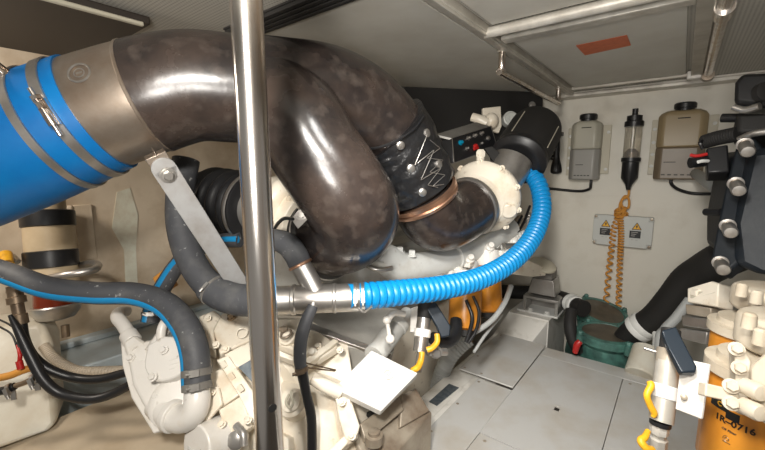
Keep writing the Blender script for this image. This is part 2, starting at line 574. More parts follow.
# overhead rail at right
rx = 0.047
r_ = thing('overhead_rail', 'chromed overhead rail along the ceiling right of the hatch', 'rail', (rx, 1.2, CZ - 0.05))
m = MB().tube([(V((rx, 0.2, CZ - 0.03)), 0.018), (V((rx, 1.5, CZ - 0.03)), 0.016), (V((rx, 2.28, CZ - 0.03)), 0.015)], 18, 8)
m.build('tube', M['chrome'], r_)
m = MB().cyl((rx, 1.36, CZ - 0.03), (rx, 1.43, CZ - 0.03), 0.022)
m.b2((rx - 0.01, 1.37, CZ - 0.03), (rx + 0.01, 1.42, CZ))
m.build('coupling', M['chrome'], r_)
m = MB().cyl((rx, 2.25, CZ - 0.03), (rx, 2.29, CZ - 0.03), 0.024)
m.b2((rx - 0.012, 2.25, CZ - 0.03), (rx + 0.012, 2.29, CZ))
m.build('end_bracket', M['brown'], r_)

# ------------------------------------------------------------------ walkway: girder and floor plates
# girder beside the engine
ga, gb_ = V((-0.70, 0.55, -0.008)), V((-0.70, 2.42, -0.008))
m = MB().b2((-0.76, 0.5, -0.59), (-0.56, 1.97, -0.012))
m.mesh([V((-.76, 1.96, -.59)), V((-.56, 1.96, -.59)), V((-.56, 1.96, -.012)), V((-.76, 1.96, -.012)), V((-.72, 2.10, -.59)), V((-.50, 2.10, -.59)), V((-.50, 2.10, .098)), V((-.72, 2.10, .098))],
       [(0, 1, 2, 3), (4, 7, 6, 5), (3, 2, 6, 7), (0, 3, 7, 4), (1, 5, 6, 2), (0, 4, 5, 1)])
m.b2((-.72, 2.09, -.59), (-.50, 2.5, .098))
gird = tag(m.build('engine_girder', M['girder'], bevel=0.004), 'long light grey steel girder between the engine and the floor plates', 'girder')
np_ = [onZ(429, 402, -0.012), onZ(437, 406, -0.012), onZ(459, 388, -0.012), onZ(449, 384, -0.012)]
m = MB().slab(np_, 0.002, (0, 0, 1))
m.build('nameplate', M['name'], gird)


m = MB().b2((-0.655, 0.72, -0.06), (-0.60, 1.93, -0.008))
m.b2((0.3, 0.72, -0.06), (0.6, 1.93, -0.008))
m.b2((-0.655, 1.88, -0.06), (0.6, 1.93, -0.008))
m.b2((-0.655, 0.72, -0.06), (0.6, 0.78, -0.008))
m.b2((-0.655, 1.905, -0.5), (0.6, 1.93, -0.05))
m.b2((-0.655, 0.72, -0.5), (-0.63, 1.93, -0.05))
tag(m.build('floor_bearer', M['girder'], bevel=0.003), 'grey bearer frame carrying the walkway floor plates', 'frame')


def wz(lo, hi, z, name, label, screws, hole=None):
    """floor plate between world corners (x0, y0) and (x1, y1)"""
    m = MB()
    if hole is None:
        m.b2((lo[0], lo[1], z - 0.007), (hi[0], hi[1], z))
    else:
        # plate with a slotted finger hole
        hx, hy, hw, hh = hole
        m.b2((lo[0], lo[1], z - 0.007), (hx - hw, hi[1], z))
        m.b2((hx + hw, lo[1], z - 0.007), (hi[0], hi[1], z))
        m.b2((hx - hw, lo[1], z - 0.007), (hx + hw, hy - hh, z))
        m.b2((hx - hw, hy + hh, z - 0.007), (hx + hw, hi[1], z))
    bmesh.ops.remove_doubles(m.bm, verts=m.bm.verts[:], dist=1e-6)
    o = tag(m.build(name, M['deck'], bevel=0 if hole else 0.002), label, 'floor plate')
    for x, y in screws:
        MB().lathe((x, y, z), (0, 0, 1), [(0.006, -0.001), (0.006, 0.0008), (0.003, 0.0012)], 10).build('screw', M['brown'], o)
    return o


P1 = onZ(463, 373, 0)
P2 = onZ(544, 357, 0)
HO = onZ(557, 410, 0)
XL, XR = onZ(512, 392, 0).x, onZ(618, 395, 0).x
Y1, Y0 = P2.y, onZ(490, 438, 0).y
g_ = 0.0018
wz((-0.72, P1.y), (XL - g_, 1.955), 0.016, 'floor_plate', 'raised grey floor plate whose far left corner laps over the girder',
   [(-0.70, P1.y + 0.02), (-0.70, P1.y + 0.16), (-0.70, 1.93), (-0.62, P1.y + 0.02)])
wz((XL, Y1 + g_), (0.6, 1.955), 0.006, 'floor_plate', 'grey floor plate at the far edge of the walkway in front of the strainers', [(0.0, 1.93), (0.25, 1.93)])
wz((XL, Y0), (XR, Y1), 0.006, 'floor_plate', 'middle grey floor plate with a small finger hole', [], (HO.x, HO.y, 0.009, 0.016))
wz((XR + g_, Y0 - 0.3), (0.6, Y1), 0.005, 'floor_plate', 'grey floor plate at the right of the walkway below the ball valve', [(XR + 0.03, Y1 - 0.03)])
wz((-0.625, Y0 - 0.35), (XL - g_, P1.y - 0.004), 0.004, 'floor_plate', 'grey floor plate along the girder beside the nameplate',
   [(-0.61, P1.y - 0.03), (-0.61, 1.25), (-0.61, 1.05)])
wz((XL, Y0 - 0.35), (XR, Y0 - g_), 0.004, 'floor_plate', 'nearest grey floor plate at the bottom edge of the walkway', [(XL + 0.03, Y0 - 0.03)])
# beige plate at lower left
zl = 0.12
a, b = onZ(6, 438, zl), onZ(129, 387, zl)
m = MB().b2((a.x, -0.2, zl - 0.02), (-0.98, 0.46, zl))
m.b2((a.x, -0.2, -0.5), (a.x + 0.02, 0.46, zl - 0.02))
tag(m.build('floor_plate', M['beige'], bevel=0.002), 'beige floor plate at the hull side below the white pump', 'floor plate')

# ------------------------------------------------------------------ exhaust trunk
# wide blue hose
bl = QP([(-70, 178, .86, .150), (-20, 160, .87, .149), (40, 138, .89, .146), (100, 114, .91, .139)])
hose = thing('exhaust_hose', 'wide bright blue silicone hose at the left edge', 'hose', Q(40, 150, .9))
p, r = spline(bl, 12)
lip = MB().sweep(p, r, 48)
lip.build('hose_wall', M['blue'], hose)


def band_at(pts, rad, i, width, thick, mt, parent, name='clamp_band'):
    ax = (pts[i + 1] - pts[i - 1]).normalized()
    R0 = rad[i]
    m = MB().lathe(pts[i], ax, [(R0 + .0005, -width / 2), (R0 + thick, -width / 2 + .001), (R0 + thick, width / 2 - .001), (R0 + .0005, width / 2)], 56, capa=False, capb=False)
    return m.build(name, mt, parent)


def tbolt(c, along, n, L, parent):
    """clamp bolt: barrel, threaded rod, nut"""
    m = MB()
    m.cyl(c - along * L * .5, c + along * L * .5, .0042, n=12)
    m.cyl(c - along * L * .28, c - along * L * .05, .0085, n=14)
    m.cyl(c + along * L * .08, c + along * L * .2, .0085, n=6)
    m.cyl(c + along * L * .26, c + along * L * .34, .010, n=6)
    m.box(c - n * .008, (L * .55, .02, .008), (along, along.cross(n).normalized(), n))
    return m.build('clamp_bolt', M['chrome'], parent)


for i, wdt in ((28, .018), (33, .022)):
    bnd = band_at(p, r, i, wdt, .004, M['steel'], hose)
ax = (p[33] - p[32]).normalized()
# bolt on the visible side of the right band, and one over the top of the left band
cdir = (EYE - p[33]).normalized()
cdir = (cdir - ax * cdir.dot(ax)).normalized()
tang = ax.cross(cdir)
if tang.z < 0:
    tang = -tang
n_ = (cdir * math.cos(.25) + tang * math.sin(.25)).normalized()
tbolt(p[33] + n_ * (r[33] + .014), (tang * math.cos(.25) - cdir * math.sin(.25)).normalized(), n_, .10, hose)
n_ = (cdir * math.cos(1.2) + tang * math.sin(1.2)).normalized()
tbolt(p[28] + n_ * (r[28] + .014), (tang * .5 + n_ * .8 - ax * .3).normalized(), cdir, .09, hose)

trunk = thing('exhaust_pipe', 'big dark wrapped exhaust pipe with two elbows under the ceiling', 'pipe', Q(180, 140, 1.0))
main = QP([(87, 118, .905, .134), (148, 98, .92, .131), (192, 88, .945, .129), (235, 90, .98, .131), (283, 92, 1.02, .132),
           (328, 96, 1.08, .132), (362, 111, 1.15, .130), (388, 136, 1.21, .126), (403, 163, 1.25, .122), (419, 191, 1.29, .117)])
mp, mr = spline(main, 12)
i1 = 12
sl = MB().sweep(mp[:i1 + 1], mr[:i1 + 1], 56)
so = sl.build('steel_sleeve', M['sleeve'], trunk)
MB().sweep(mp[i1:], [q + .002 for q in mr[i1:]], 56).build('wrapped_elbow', M['pipe'], trunk)
axs = (mp[i1] - mp[i1 - 2]).normalized()
MB().lathe(mp[i1], axs, [(mr[i1], -.004), (mr[i1] + .0025, -.002), (mr[i1] + .003, .003), (mr[i1] + .001, .005)], 56, capa=False, capb=False).build('weld_seam', M['sleeve'], trunk)
MB().lathe(mp[1], axs, [(mr[1], -.004), (mr[1] + .004, -.002), (mr[1] + .004, .004), (mr[1], .006)], 56, capa=False, capb=False).build('sleeve_rim', M['copper'], trunk)
# round embossed badge on the sleeve
nb = (Q(97, 73, .8) - mp[5])
nb = (nb - axs * nb.dot(axs)).normalized()
bc = mp[6] + nb * (mr[6] + .0005)
m = MB().ring(bc, nb, .021, .0022, 32, 6)
m.ring(bc, nb, .010, .0012, 24, 6)
m.box(bc, (.012, .003, .002), (axs, axs.cross(nb), nb))
m.build('embossed_badge', M['steel'], so)
# front branch
br = QP([(228, 96, 1.01, .108), (262, 98, .985, .120), (295, 119, .955, .118), (317, 153, .955, .115), (342, 190, .975, .120), (354, 213, 1.01, .121), (346, 230, 1.06, .118), (322, 240, 1.13, .112)])
bp_, brr = spline(br, 12)
MB().sweep(bp_, brr, 56).build('branch_elbow', M['pipe'], trunk)
i = len(bp_) - 4
axb = (bp_[-1] - bp_[-3]).normalized()
MB().lathe(bp_[-1], axb, [(.112, -.03), (.120, -.022), (.122, -.010), (.120, .004), (.112, .012)], 48).build('branch_flange', M['soot'], trunk)
MB().lathe(bp_[-1], axb, [(.1215, -.017), (.124, -.014), (.1215, -.011)], 48, capa=False, capb=False).build('clamp_ring', M['steel'], trunk)
# lower elbow to the far turbo
lo = QP([(419, 191, 1.29, .112), (430, 212, 1.33, .116), (441, 219, 1.37, .117), (457, 215, 1.43, .113), (473, 205, 1.50, .110)])
lp, lr = spline(lo, 12)
MB().sweep(lp, lr, 48).build('lower_elbow', M['pipe'], trunk)
axl = (lp[5] - lp[3]).normalized()
MB().lathe(lp[3], axl, [(.118, -.020), (.127, -.016), (.127, -.002), (.123, .002), (.127, .006), (.124, .016), (.116, .018)], 56, capa=False, capb=False).build('copper_ring', M['copper'], trunk)
axe = (lp[-1] - lp[-3]).normalized()
MB().lathe(lp[-3], axe, [(.108, -.012), (.118, -.010), (.120, 0), (.118, .010), (.108, .012)], 48, capa=False, capb=False).build('clamp_ring', M['steel'], trunk)
# quilted blanket
q0 = len(mp) - 27
bpts, brad = mp[q0:-1], [q + .018 for q in mr[q0:-1]]


def quilt(i, k, n):
    return 1 + .022 * math.sin(i * .9 + .6 * math.sin(k * .7)) * math.sin(k * 2 * PI / n * 7) + .03 * mnoise.noise(V((i * .35, math.cos(k * 2 * PI / n) * 2.5, math.sin(k * 2 * PI / n) * 2.5)))


fr = []
bk = MB().sweep(bpts, brad, 72, fr=fr, prof=quilt).build('heat_blanket', M['quilt'], trunk)


def on_blanket(px, py, lift=.0):
    """point on the blanket's near side under a pixel"""
    best = None
    for a in range(0, 600):
        t = 1.0 + a * .0006
        q = Q(px, py, t)
        d, i = min(((q - c).length, i) for i, c in enumerate(bpts))
        if d <= brad[i] * 1.03 + lift:
            n = (q - bpts[i])
            n = (n - fr[i][0] * n.dot(fr[i][0])).normalized()
            return q, n
    return Q(px, py, 1.2), (EYE - Q(px, py, 1.2)).normalized()


for x, y in ((400.5, 145.5), (411, 168.5), (422.5, 192.5), (427, 133), (439, 164)):
    q, n = on_blanket(x, y)
    m = MB().lathe(q, n, [(.0125, -.006), (.0125, .002), (.010, .004), (.004, .0045)], 20)
    m.build('lacing_button', M['steel'], bk)
lace = []
seq = [(428, 133), (415, 165), (434, 150), (421, 180), (441, 168), (428, 185), (440, 188)]
for s_ in range(len(seq) - 1):
    (xa, ya), (xb, yb) = seq[s_], seq[s_ + 1]
    for k in range(6):
        q, n = on_blanket(xa + (xb - xa) * k / 6, ya + (yb - ya) * k / 6, .004)
        lace.append((q, .0013))
MB().tube(lace, 6, 2).build('lacing_wire', M['steel'], bk)
lace = []
seq = [(430, 140), (440, 148), (427, 158), (443, 160), (430, 172), (445, 175), (433, 186), (446, 184)]
for s_ in range(len(seq) - 1):
    (xa, ya), (xb, yb_) = seq[s_], seq[s_ + 1]
    for k in range(6):
        q, n = on_blanket(xa + (xb - xa) * k / 6, ya + (yb_ - ya) * k / 6, .004)
        lace.append((q, .0012))
MB().tube(lace, 6, 2).build('lacing_wire', M['steel'], bk)
ed = [on_blanket(x, y, .006)[0] for x, y in ((368, 149), (380, 147), (398, 140), (414, 129), (424, 116))]
MB().tube([(e, .0035) for e in ed], 8, 6).build('blanket_hem', M['black'], bk)

# ------------------------------------------------------------------ steel pole
pt, pb = Q(246.5, 8, .555), Q(270, 446, .66)
d_ = (pb - pt).normalized()
pole = thing('steel_pole', 'polished vertical steel pole in front of the exhaust pipes', 'pole', onZ(272, 520, 0))
pa = pt - d_ * ((CZ - pt.z) / d_.z * -1) if False else pt + d_ * ((CZ - pt.z) / d_.z)
pz = pt + d_ * ((-0.58 - pt.z) / d_.z)
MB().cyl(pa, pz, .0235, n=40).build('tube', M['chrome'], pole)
best = None
for a in range(400):
    q = Q(272.5, 408, .55 + a * .0005)
    v = q - pt
    if (v - d_ * v.dot(d_)).length <= .0236:
        best = q
        break
if best:
    v = best - pt
    nn = (v - d_ * v.dot(d_)).normalized()
    MB().lathe(best, nn, [(.0072, -.004), (.0072, .0008)], 16).build('pin_hole', M['ink'], pole)

# flat support strap under the sleeve
s0, s1 = Q(163, 167, .86), Q(246, 296, 1.085)
nrm = (EYE - (s0 + s1) / 2).normalized()
strap = thing('support_strap', 'slanted flat galvanised strap bolted below the steel sleeve', 'strap', s1)
al = (s1 - s0).normalized()
nrm = (nrm - al * nrm.dot(al)).normalized()
m = MB().bar(s0 + al * .005, s1, .052, .008, nrm)
m.lathe(s0 + al * .005 - nrm * .004, nrm, [(.026, 0), (.026, .008)], 28)
m.build('flat_bar', M['strap'], strap, bevel=.002)
m = MB().lathe(s0 + al * .02 + nrm * .003, nrm, [(.018, 0), (.018, .003)], 24)
m.hexb(s0 + al * .02 + nrm * .006, nrm, .011, .012)
m.build('bolt', M['steel'], strap)
m = MB().slab([s0 - al * .035 + nrm * .0, s0 + al * .03, s0 + al * .03 - nrm * .05, s0 - al * .035 - nrm * .05], .006, (0, 0, 1))
m.box(s0 - al * .004 - nrm * .022, (.05, .045, .04), (al, al.cross(nrm), nrm))
m.build('lug', M['sleeve'], strap, bevel=.002)

# ------------------------------------------------------------------ turbochargers and intake
def volute(root, c, axis, R, r0, r1, mt, hub=.06, a0=0.0):
    a, u, v = frame_of(axis)
    pts, rad = [], []
    for k in range(41):
        t = a0 + 2 * PI * k / 40
        rr = r0 + (r1 - r0) * k / 40
        pts.append(c + (u * math.cos(t) + v * math.sin(t)) * (R + rr * .4))
        rad.append(rr)
    MB().sweep(pts, rad, 22).build('volute', mt, root)


T1 = Q(292, 212, 1.24)
ax1 = (bp_[-1] - T1).normalized()
ax1 = (ax1 + _R * .3).normalized()
tb = thing('turbocharger', 'cream turbocharger between the steel pole and the front pipe branch', 'turbocharger', T1, 'turbochargers')
volute(tb, T1, ax1, .085, .034, .050, M['cream'])
m = MB().lathe(T1, ax1, [(.05, -.11), (.095, -.09), (.105, -.05), (.105, .02), (.098, .045), (.10, .05), (.10, .075), (.07, .08)], 44)
m.build('housing', M['cream'], tb, bevel=.002)
a, u, v = frame_of(ax1)
for k in range(8):
    t = 2 * PI * k / 8
    MB().hexb(T1 + a * .05 + (u * math.cos(t) + v * math.sin(t)) * .104, a, .007, .012).build('bolt', M['cream'], tb)
# small bracket with bolt in front of it
bq = Q(303, 212, .93)
br2 = thing('sensor_bracket', 'small angled steel bracket with one bolt beside the near turbocharger', 'bracket', bq)
nv = (EYE - bq).normalized()
m = MB().slab([Q(291, 219, .93), Q(308, 197, .925), Q(318, 209, .925), Q(298, 229, .93)], .006, -nv)
m.slab([Q(308, 197, .925), Q(312, 200, .925), Q(318, 209, .98), Q(312, 204, 1.0)], .004, -nv)
m.build('bent_plate', M['steel'], br2, bevel=.002)
MB().hexb(Q(301, 215, .925), nv, .009, .010).build('bolt', M['steel'], br2)
m = MB().tube(QP([(293, 219, .925, .004), (283, 219, .98, .005), (275, 228, 1.09, .005), (272, 240, 1.12, .005)]), 8)
m.build('sensor_wire', M['black'], br2)

# bellows between turbo and hull
b0, b1 = Q(250, 207, 1.22), Q(200, 196, 1.36)
be = thing('air_intake_bellows', 'black ribbed intake bellows left of the steel pole', 'bellows', (b0 + b1) / 2)
prof = []
L = (b1 - b0).length
for k in range(41):
    h = L * k / 40
    prof.append((.104 + .008 * math.sin(k * 2 * PI / 8) - .045 * max(0, (k / 40 - .6) / .4) ** 2, h))
MB().lathe(b0, b1 - b0, prof, 44).build('bellows', M['black'], be)
MB().lathe(b0, b1 - b0, [(.106, -.035), (.110, -.033), (.110, -.005), (.104, 0)], 44).build('end_collar', M['black'], be)
MB().lathe(b0, b1 - b0, [(.1105, -.026), (.113, -.022), (.113, -.014), (.1105, -.010)], 44, capa=False, capb=False).build('clamp_band', M['steel'], be)
MB().lathe(b0, b0 - b1, [(.075, .03), (.075, .07)], 36).build('inlet_pipe', M['grey'], be)

# far turbo
T2 = Q(482, 198, 1.56)
ax2 = (T2 - lp[-4]).normalized()
tb2 = thing('turbocharger', 'cream turbocharger at the far end below the black air filter', 'turbocharger', T2, 'turbochargers')
volute(tb2, T2 + ax2 * .045, ax2, .080, .030, .046, M['cream'], a0=2.2)
MB().lathe(T2, ax2, [(.100, -.050), (.112, -.050), (.118, -.040), (.140, -.012), (.150, .0), (.152, .018), (.140, .024), (.120, .05), (.09, .11)], 48).build('housing', M['cream'], tb2)
a, u, v = frame_of(ax2)
for k in range(10):
    t = 2 * PI * k / 10
    MB().hexb(T2 + a * .016 + (u * math.cos(t) + v * math.sin(t)) * .152, -a, .008, .020).build('bolt', M['cream'], tb2)
pn2 = (Q(503, 207, 1.5) - T2)
pn2 = (pn2 - ax2 * pn2.dot(ax2)).normalized()
MB().lathe(T2 + pn2 * .128 - ax2 * .028, (pn2 * .7 - ax2).normalized(), [(.030, -.01), (.030, .004), (.027, .007), (.010, .008)], 28).build('round_plug', M['cream'], tb2)
pq = Q(480, 168, 1.56)
m = MB().cyl(pq, pq + V((0, 0, .05)), .016)
m.lathe(pq + V((0, 0, .045)), (0, 0, 1), [(.020, 0), (.020, .02), (.012, .03)], 6)
m.build('oil_fitting', M['cream'], tb2)
# air filter
f0, f1 = Q(517, 161, 1.63), Q(537, 127, 1.80)
af = thing('air_filter', 'black cylindrical air filter above the far turbocharger', 'air filter', (f0 + f1) / 2)
Lf = (f1 - f0).length
MB().lathe(f0, f1 - f0, [(.10, 0), (.115, .006), (.118, .03), (.118, Lf - .04), (.112, Lf - .012), (.095, Lf)], 44).build('canister', M['soot'], af)
MB().lathe(f0, f0 - f1, [(.1185, -.030), (.1205, -.028), (.1205, -.004), (.112, .0), (.098, .014), (.085, .016)], 44).build('end_cap', M['black'], af)
aa, uu, vv = frame_of(f1 - f0)
tocam = (EYE - f0)
tocam = (tocam - aa * tocam.dot(aa)).normalized()
side = aa.cross(tocam)
m = MB()
for an in (-.75, .72):
    dd = tocam * math.cos(an) + side * math.sin(an)
    m.bar(f0 + aa * .05 + dd * .119, f0 + aa * (Lf - .07) + dd * .119, .003, .003, dd)
m.build('seam_line', M['plate'], af)
m = MB().tube(QP([(498, 185, 1.60, .085), (507, 172, 1.61, .083), (513, 160, 1.62, .082)]), 28)
m.build('inlet_duct', M['steel'], af)
MB().slab([Q(484, 148, 1.60), Q(492, 146, 1.60), Q(510, 162, 1.55), Q(507, 180, 1.54), Q(499, 170, 1.56)], .015).build('mounting_band', M['soot'], af, bevel=.002)

# control panel behind the pipes
cp = Q(462, 146, 1.68)
cpn = thing('control_panel', 'black control panel with small switches behind the wrapped pipe', 'control panel', cp)
c4 = [Q(452, 150, 1.62), Q(488, 137, 1.74), Q(495, 146, 1.72), Q(455, 165, 1.60)]
front = [Q(452, 138, 1.60), Q(491, 126, 1.78), Q(497, 147, 1.75), Q(454, 163, 1.58)]
nf = ((front[1] - front[0]).cross(front[3] - front[0])).normalized()
if nf.dot(EYE - front[0]) < 0:
    nf = -nf
ux = (front[1] - front[0]).normalized()
m = MB().slab(front, .14, -ux * .3 + _F * .6 - _R * .6)
m.build('case', M['black'], cpn, bevel=.003)
m = MB()
tp = [Q(436, 134, 1.62), Q(476, 122, 1.80), Q(491, 126.5, 1.78), Q(452, 138, 1.60)]
m.slab(tp, .012, (0, 0, -1))
m.build('lid', M['grey'], cpn, bevel=.002)
fu = (front[1] - front[0])
fv = (front[3] - front[0])


def fp(s, t):
    return front[0] + fu * s + fv * t + nf * .001


for s_, t_, mm, rr in ((.17, .30, 'teal', .009), (.36, .22, 'steel', .008), (.52, .2, 'steel', .008), (.70, .2, 'steel', .008), (.84, .5, 'steel', .012), (.3, .62, 'steel', .007), (.50, .66, 'red', .013), (.66, .62, 'steel', .007)):
    o_ = MB().lathe(fp(s_, t_), nf, [(rr * 1.3, -.002), (rr * 1.3, .004), (rr, .005), (rr * .8, .016), (rr * .5, .018)], 16)
    if mm == 'red':
        o_.box(fp(s_ - .02, t_ + .08) + nf * .014, (.03, .012, .008), (ux, nf.cross(ux), nf))
    o_.build('switch' if mm == 'steel' else ('red_switch' if mm == 'red' else 'indicator_lamp'), M[mm], cpn)
# frame edge line
m = MB()
for i in range(4):
    m.bar(front[i] + nf * .001, front[(i + 1) % 4] + nf * .001, .003, .002, nf)
m.build('edge_trim', M['steel'], cpn)

# black shelf, cream bracket and round puck at the back
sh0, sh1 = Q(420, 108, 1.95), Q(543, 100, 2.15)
m = MB().slab([Q(400, 125, 1.95), Q(400, 86, 1.95), Q(538, 92, 2.15), Q(543, 97, 2.15), Q(543, 118, 2.15), Q(500, 150, 2.05), Q(430, 160, 1.95)], .03)  # black panel, top carried up to paint the ceiling band's shadow
sh = m.build('backing_panel_and_shade', M['soot'], bevel=.004)
tag(sh, 'black backing panel behind the control panel, its top standing in for ceiling shadow', 'panel')
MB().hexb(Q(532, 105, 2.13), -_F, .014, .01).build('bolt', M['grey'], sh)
cb = Q(492, 122, 1.95)
m = MB().slab([Q(483, 108, 1.95), Q(501, 106, 1.97), Q(502, 126, 1.97), Q(499, 133, 1.97), Q(484, 128, 1.95)], .02)
cbr = m.build('engine_lift_bracket', M['cream'], bevel=.004)
tag(cbr, 'small cream bracket plate above the control panel', 'bracket')
MB().ball(Q(491, 121, 1.93), .042, (.9, .9, 1.0)).build('boss', M['cream'], cbr)
m = MB().tube(QP([(472, 117, 1.93, .022), (478, 119, 1.92, .024), (486, 123, 1.92, .03)]), 14)
m.build('elbow', M['cream'], cbr)
pk = Q(510, 119, 1.98)
m = MB().lathe(pk, -_F, [(.038, -.03), (.038, .012), (.030, .016), (.026, .012), (.012, .012), (.010, .018)], 32)
tag(m.build('vent_cap', M['boxgrey']), 'round grey vent cap on the black panel left of the air filter', 'cap')

# ------------------------------------------------------------------ main engine
eng = thing('marine_engine', 'large cream marine diesel engine filling the bilge under the exhaust pipes', 'engine', (-1.15, 1.2, -0.3))


def bolts(parent, lst, axis, r, h, mt='cream', name='bolt'):
    for p in lst:
        MB().hexb(p, axis, r, h).build(name, M[mt], parent)


BT = .34   # top of the block
m = MB().b2((-1.50, .72, -.45), (-.86, 1.95, BT - .08))
m.b2((-1.42, .80, BT - .1), (-.92, 1.9, BT))
m.slab([V((-1.42, .80, BT)), V((-.92, .80, BT)), V((-.92, .70, BT - .10)), V((-1.42, .70, BT - .10))], .05, (0, 0, -1))
m.build('engine_block', M['cream'], eng, bevel=.012)
# front gear housing: stepped castings facing the camera
m = MB()
m.lathe((-1.0, .72, .06), (0, -1, 0), [(.30, 0), (.30, .05), (.285, .065), (.24, .07), (.235, .10), (.20, .105)], 48)
m.build('front_cover', M['cream'], eng, bevel=.004)
up = V((0, 0, 1))
# castings seen between pump and pole
def cast(name, pts, th, mt='cream', bev=.004, d=None, parent=eng):
    return MB().slab([Q(*q) for q in pts], th, d).build(name, M[mt], parent, bevel=bev)


cast('gear_case', [(200, 322, 1.22), (255, 312, 1.26), (305, 316, 1.28), (348, 345, 1.20), (356, 400, 1.10), (350, 470, 1.02), (200, 470, 1.02), (200, 380, 1.10)], .12)
cast('top_plate', [(213, 328, 1.13), (222, 313, 1.20), (255, 312, 1.20), (256, 337, 1.14), (220, 354, 1.07)], .03, 'cream', .005)
cast('side_plate', [(199, 316, 1.16), (214, 310, 1.20), (222, 316, 1.19), (214, 330, 1.12), (216, 350, 1.07), (206, 345, 1.08)], .04)
cast('slope_plate', [(224, 354, 1.06), (256, 338, 1.12), (262, 350, 1.10), (258, 364, 1.07), (237, 367, 1.04)], .04)
cast('slotted_rail', [(216, 360, 1.05), (228, 355, 1.05), (256, 396, 1.005), (262, 420, .98), (252, 424, .975), (238, 394, 1.0)], .035, 'cream', .003)
cast('shelf_plate', [(210, 372, 1.05), (222, 368, 1.05), (240, 394, 1.005), (220, 408, .99), (208, 395, 1.01)], .04)
cast('lower_plate', [(218, 410, .985), (241, 396, 1.0), (252, 426, .97), (242, 434, .96), (225, 432, .965)], .05)
cast('corner_plate', [(205, 385, 1.01), (218, 387, 1.0), (222, 404, .98), (208, 420, .965), (190, 428, .96)], .012, 'cream', .002)
cast('filter_grille', [(238, 367, 1.03), (252, 359, 1.045), (268, 372, 1.03), (256, 386, 1.01)], .008, 'name', .001)
for x, y, t in ((222, 364, 1.045), (230, 376, 1.03), (239, 388, 1.01)):
    cast('slot', [(x - 3, y - 1, t - .012), (x + 1, y - 4, t - .012), (x + 5, y + 2, t - .016), (x + 1, y + 5, t - .016)], .008, 'cream', .001)
# smooth bell housing right of the pole
hb = Q(300, 425, 1.10)
ha = (V((.15, -.55, .75))).normalized()
MB().lathe(hb - ha * .10, ha, [(.20, 0), (.195, .06), (.165, .12), (.12, .165), (.07, .19), (.03, .198)], 48).build('bell_housing', M['cream'], eng)
cast('rib', [(300, 362, 1.06), (334, 338, 1.15), (339, 341, 1.15), (305, 367, 1.05)], .04, 'cream', .003)
cast('rib', [(262, 343, 1.08), (296, 357, 1.06), (293, 361, 1.05), (260, 348, 1.07)], .03, 'cream', .003)
cast('rib', [(326, 452, .95), (352, 428, .99), (356, 434, .98), (334, 458, .94)], .04, 'cream', .003)
cast('head_cover', [(262, 318, 1.20), (300, 318, 1.24), (340, 346, 1.16), (320, 358, 1.10), (262, 338, 1.13)], .03, 'cream', .006)
m = MB().tube(QP([(312, 378, 1.0, .016), (326, 386, 1.0, .018), (340, 392, 1.01, .018)]), 18)
m.build('oil_gallery', M['cream'], eng)
cast('lifting_lug', [(335, 394, 1.0), (352, 402, 1.01), (360, 426, .985), (356, 441, .97), (347, 446, .965), (339, 420, .985)], .03)
cast('foot', [(272, 430, .97), (288, 438, .955), (290, 470, .92), (268, 470, .93)], .05)
emb = Q(242, 333, 1.125)
m = MB().ring(emb, (EYE - emb).normalized() * .6 + V((0, -.2, .5)), .015, .0018, 28, 8)
m.build('round_boss', M['cream'], eng)
for x, y, t, rr in ((291, 402, .99, .026), (286, 336, 1.12, .018), (312, 352, 1.09, .010)):
    c = Q(x, y, t)
    m = MB().lathe(c, (EYE - c).normalized() * .6 + V((0, -.3, .4)), [(rr * 1.5, -.05), (rr * 1.4, -.004), (rr, 0), (rr, .008), (rr * .7, .010)], 24)
    m.build('boss', M['cream'], eng, bevel=.001)
m = MB().hexb(Q(232, 318, 1.165), V((0, -.3, 1)), .010, .016)
m.build('plug', M['brass'], eng)
m = MB().ring(Q(286, 334, 1.10), V((0, -.4, 1)), .016, .004, 24, 8)
m.box(Q(283, 329, 1.105), (.018, .018, .012))
m.build('cap_hole', M['brown'], eng, bevel=.002)
for x, y, t in ((208, 318, 1.15), (216, 345, 1.065), (250, 318, 1.18), (226, 349, 1.06), (222, 424, .955), (248, 420, .955), (212, 392, .99), (352, 436, .955), (342, 402, .985), (318, 346, 1.12), (300, 325, 1.20), (340, 350, 1.13), (203, 332, 1.10)):
    c = Q(x, y, t)
    MB().hexb(c, (EYE - c).normalized() * .5 + V((0, -.3, .4)), .0075, .010).build('bolt', M['cream'], eng)
# curved lifting hook
m = MB().tube(QP([(292, 390, .96, .003), (291, 396, .95, .0035), (293, 403, .945, .0035), (290, 408, .945, .0035), (286, 402, .947, .0035), (289, 394, .955, .003)]), 10)
m.build('lifting_hook', M['plate'], eng)
# grey aftercooler slab behind the steel tee
cast('aftercooler', [(275, 322, 1.28), (300, 305, 1.36), (355, 305, 1.42), (398, 308, 1.45), (394, 350, 1.24), (372, 350, 1.20), (332, 343, 1.20)], .12, 'plategrey', .006)
cast('aftercooler_flange', [(300, 326, 1.195), (372, 352, 1.195), (392, 354, 1.20), (394, 350, 1.23), (372, 346, 1.21), (305, 320, 1.21)], .02, 'steel', .002)
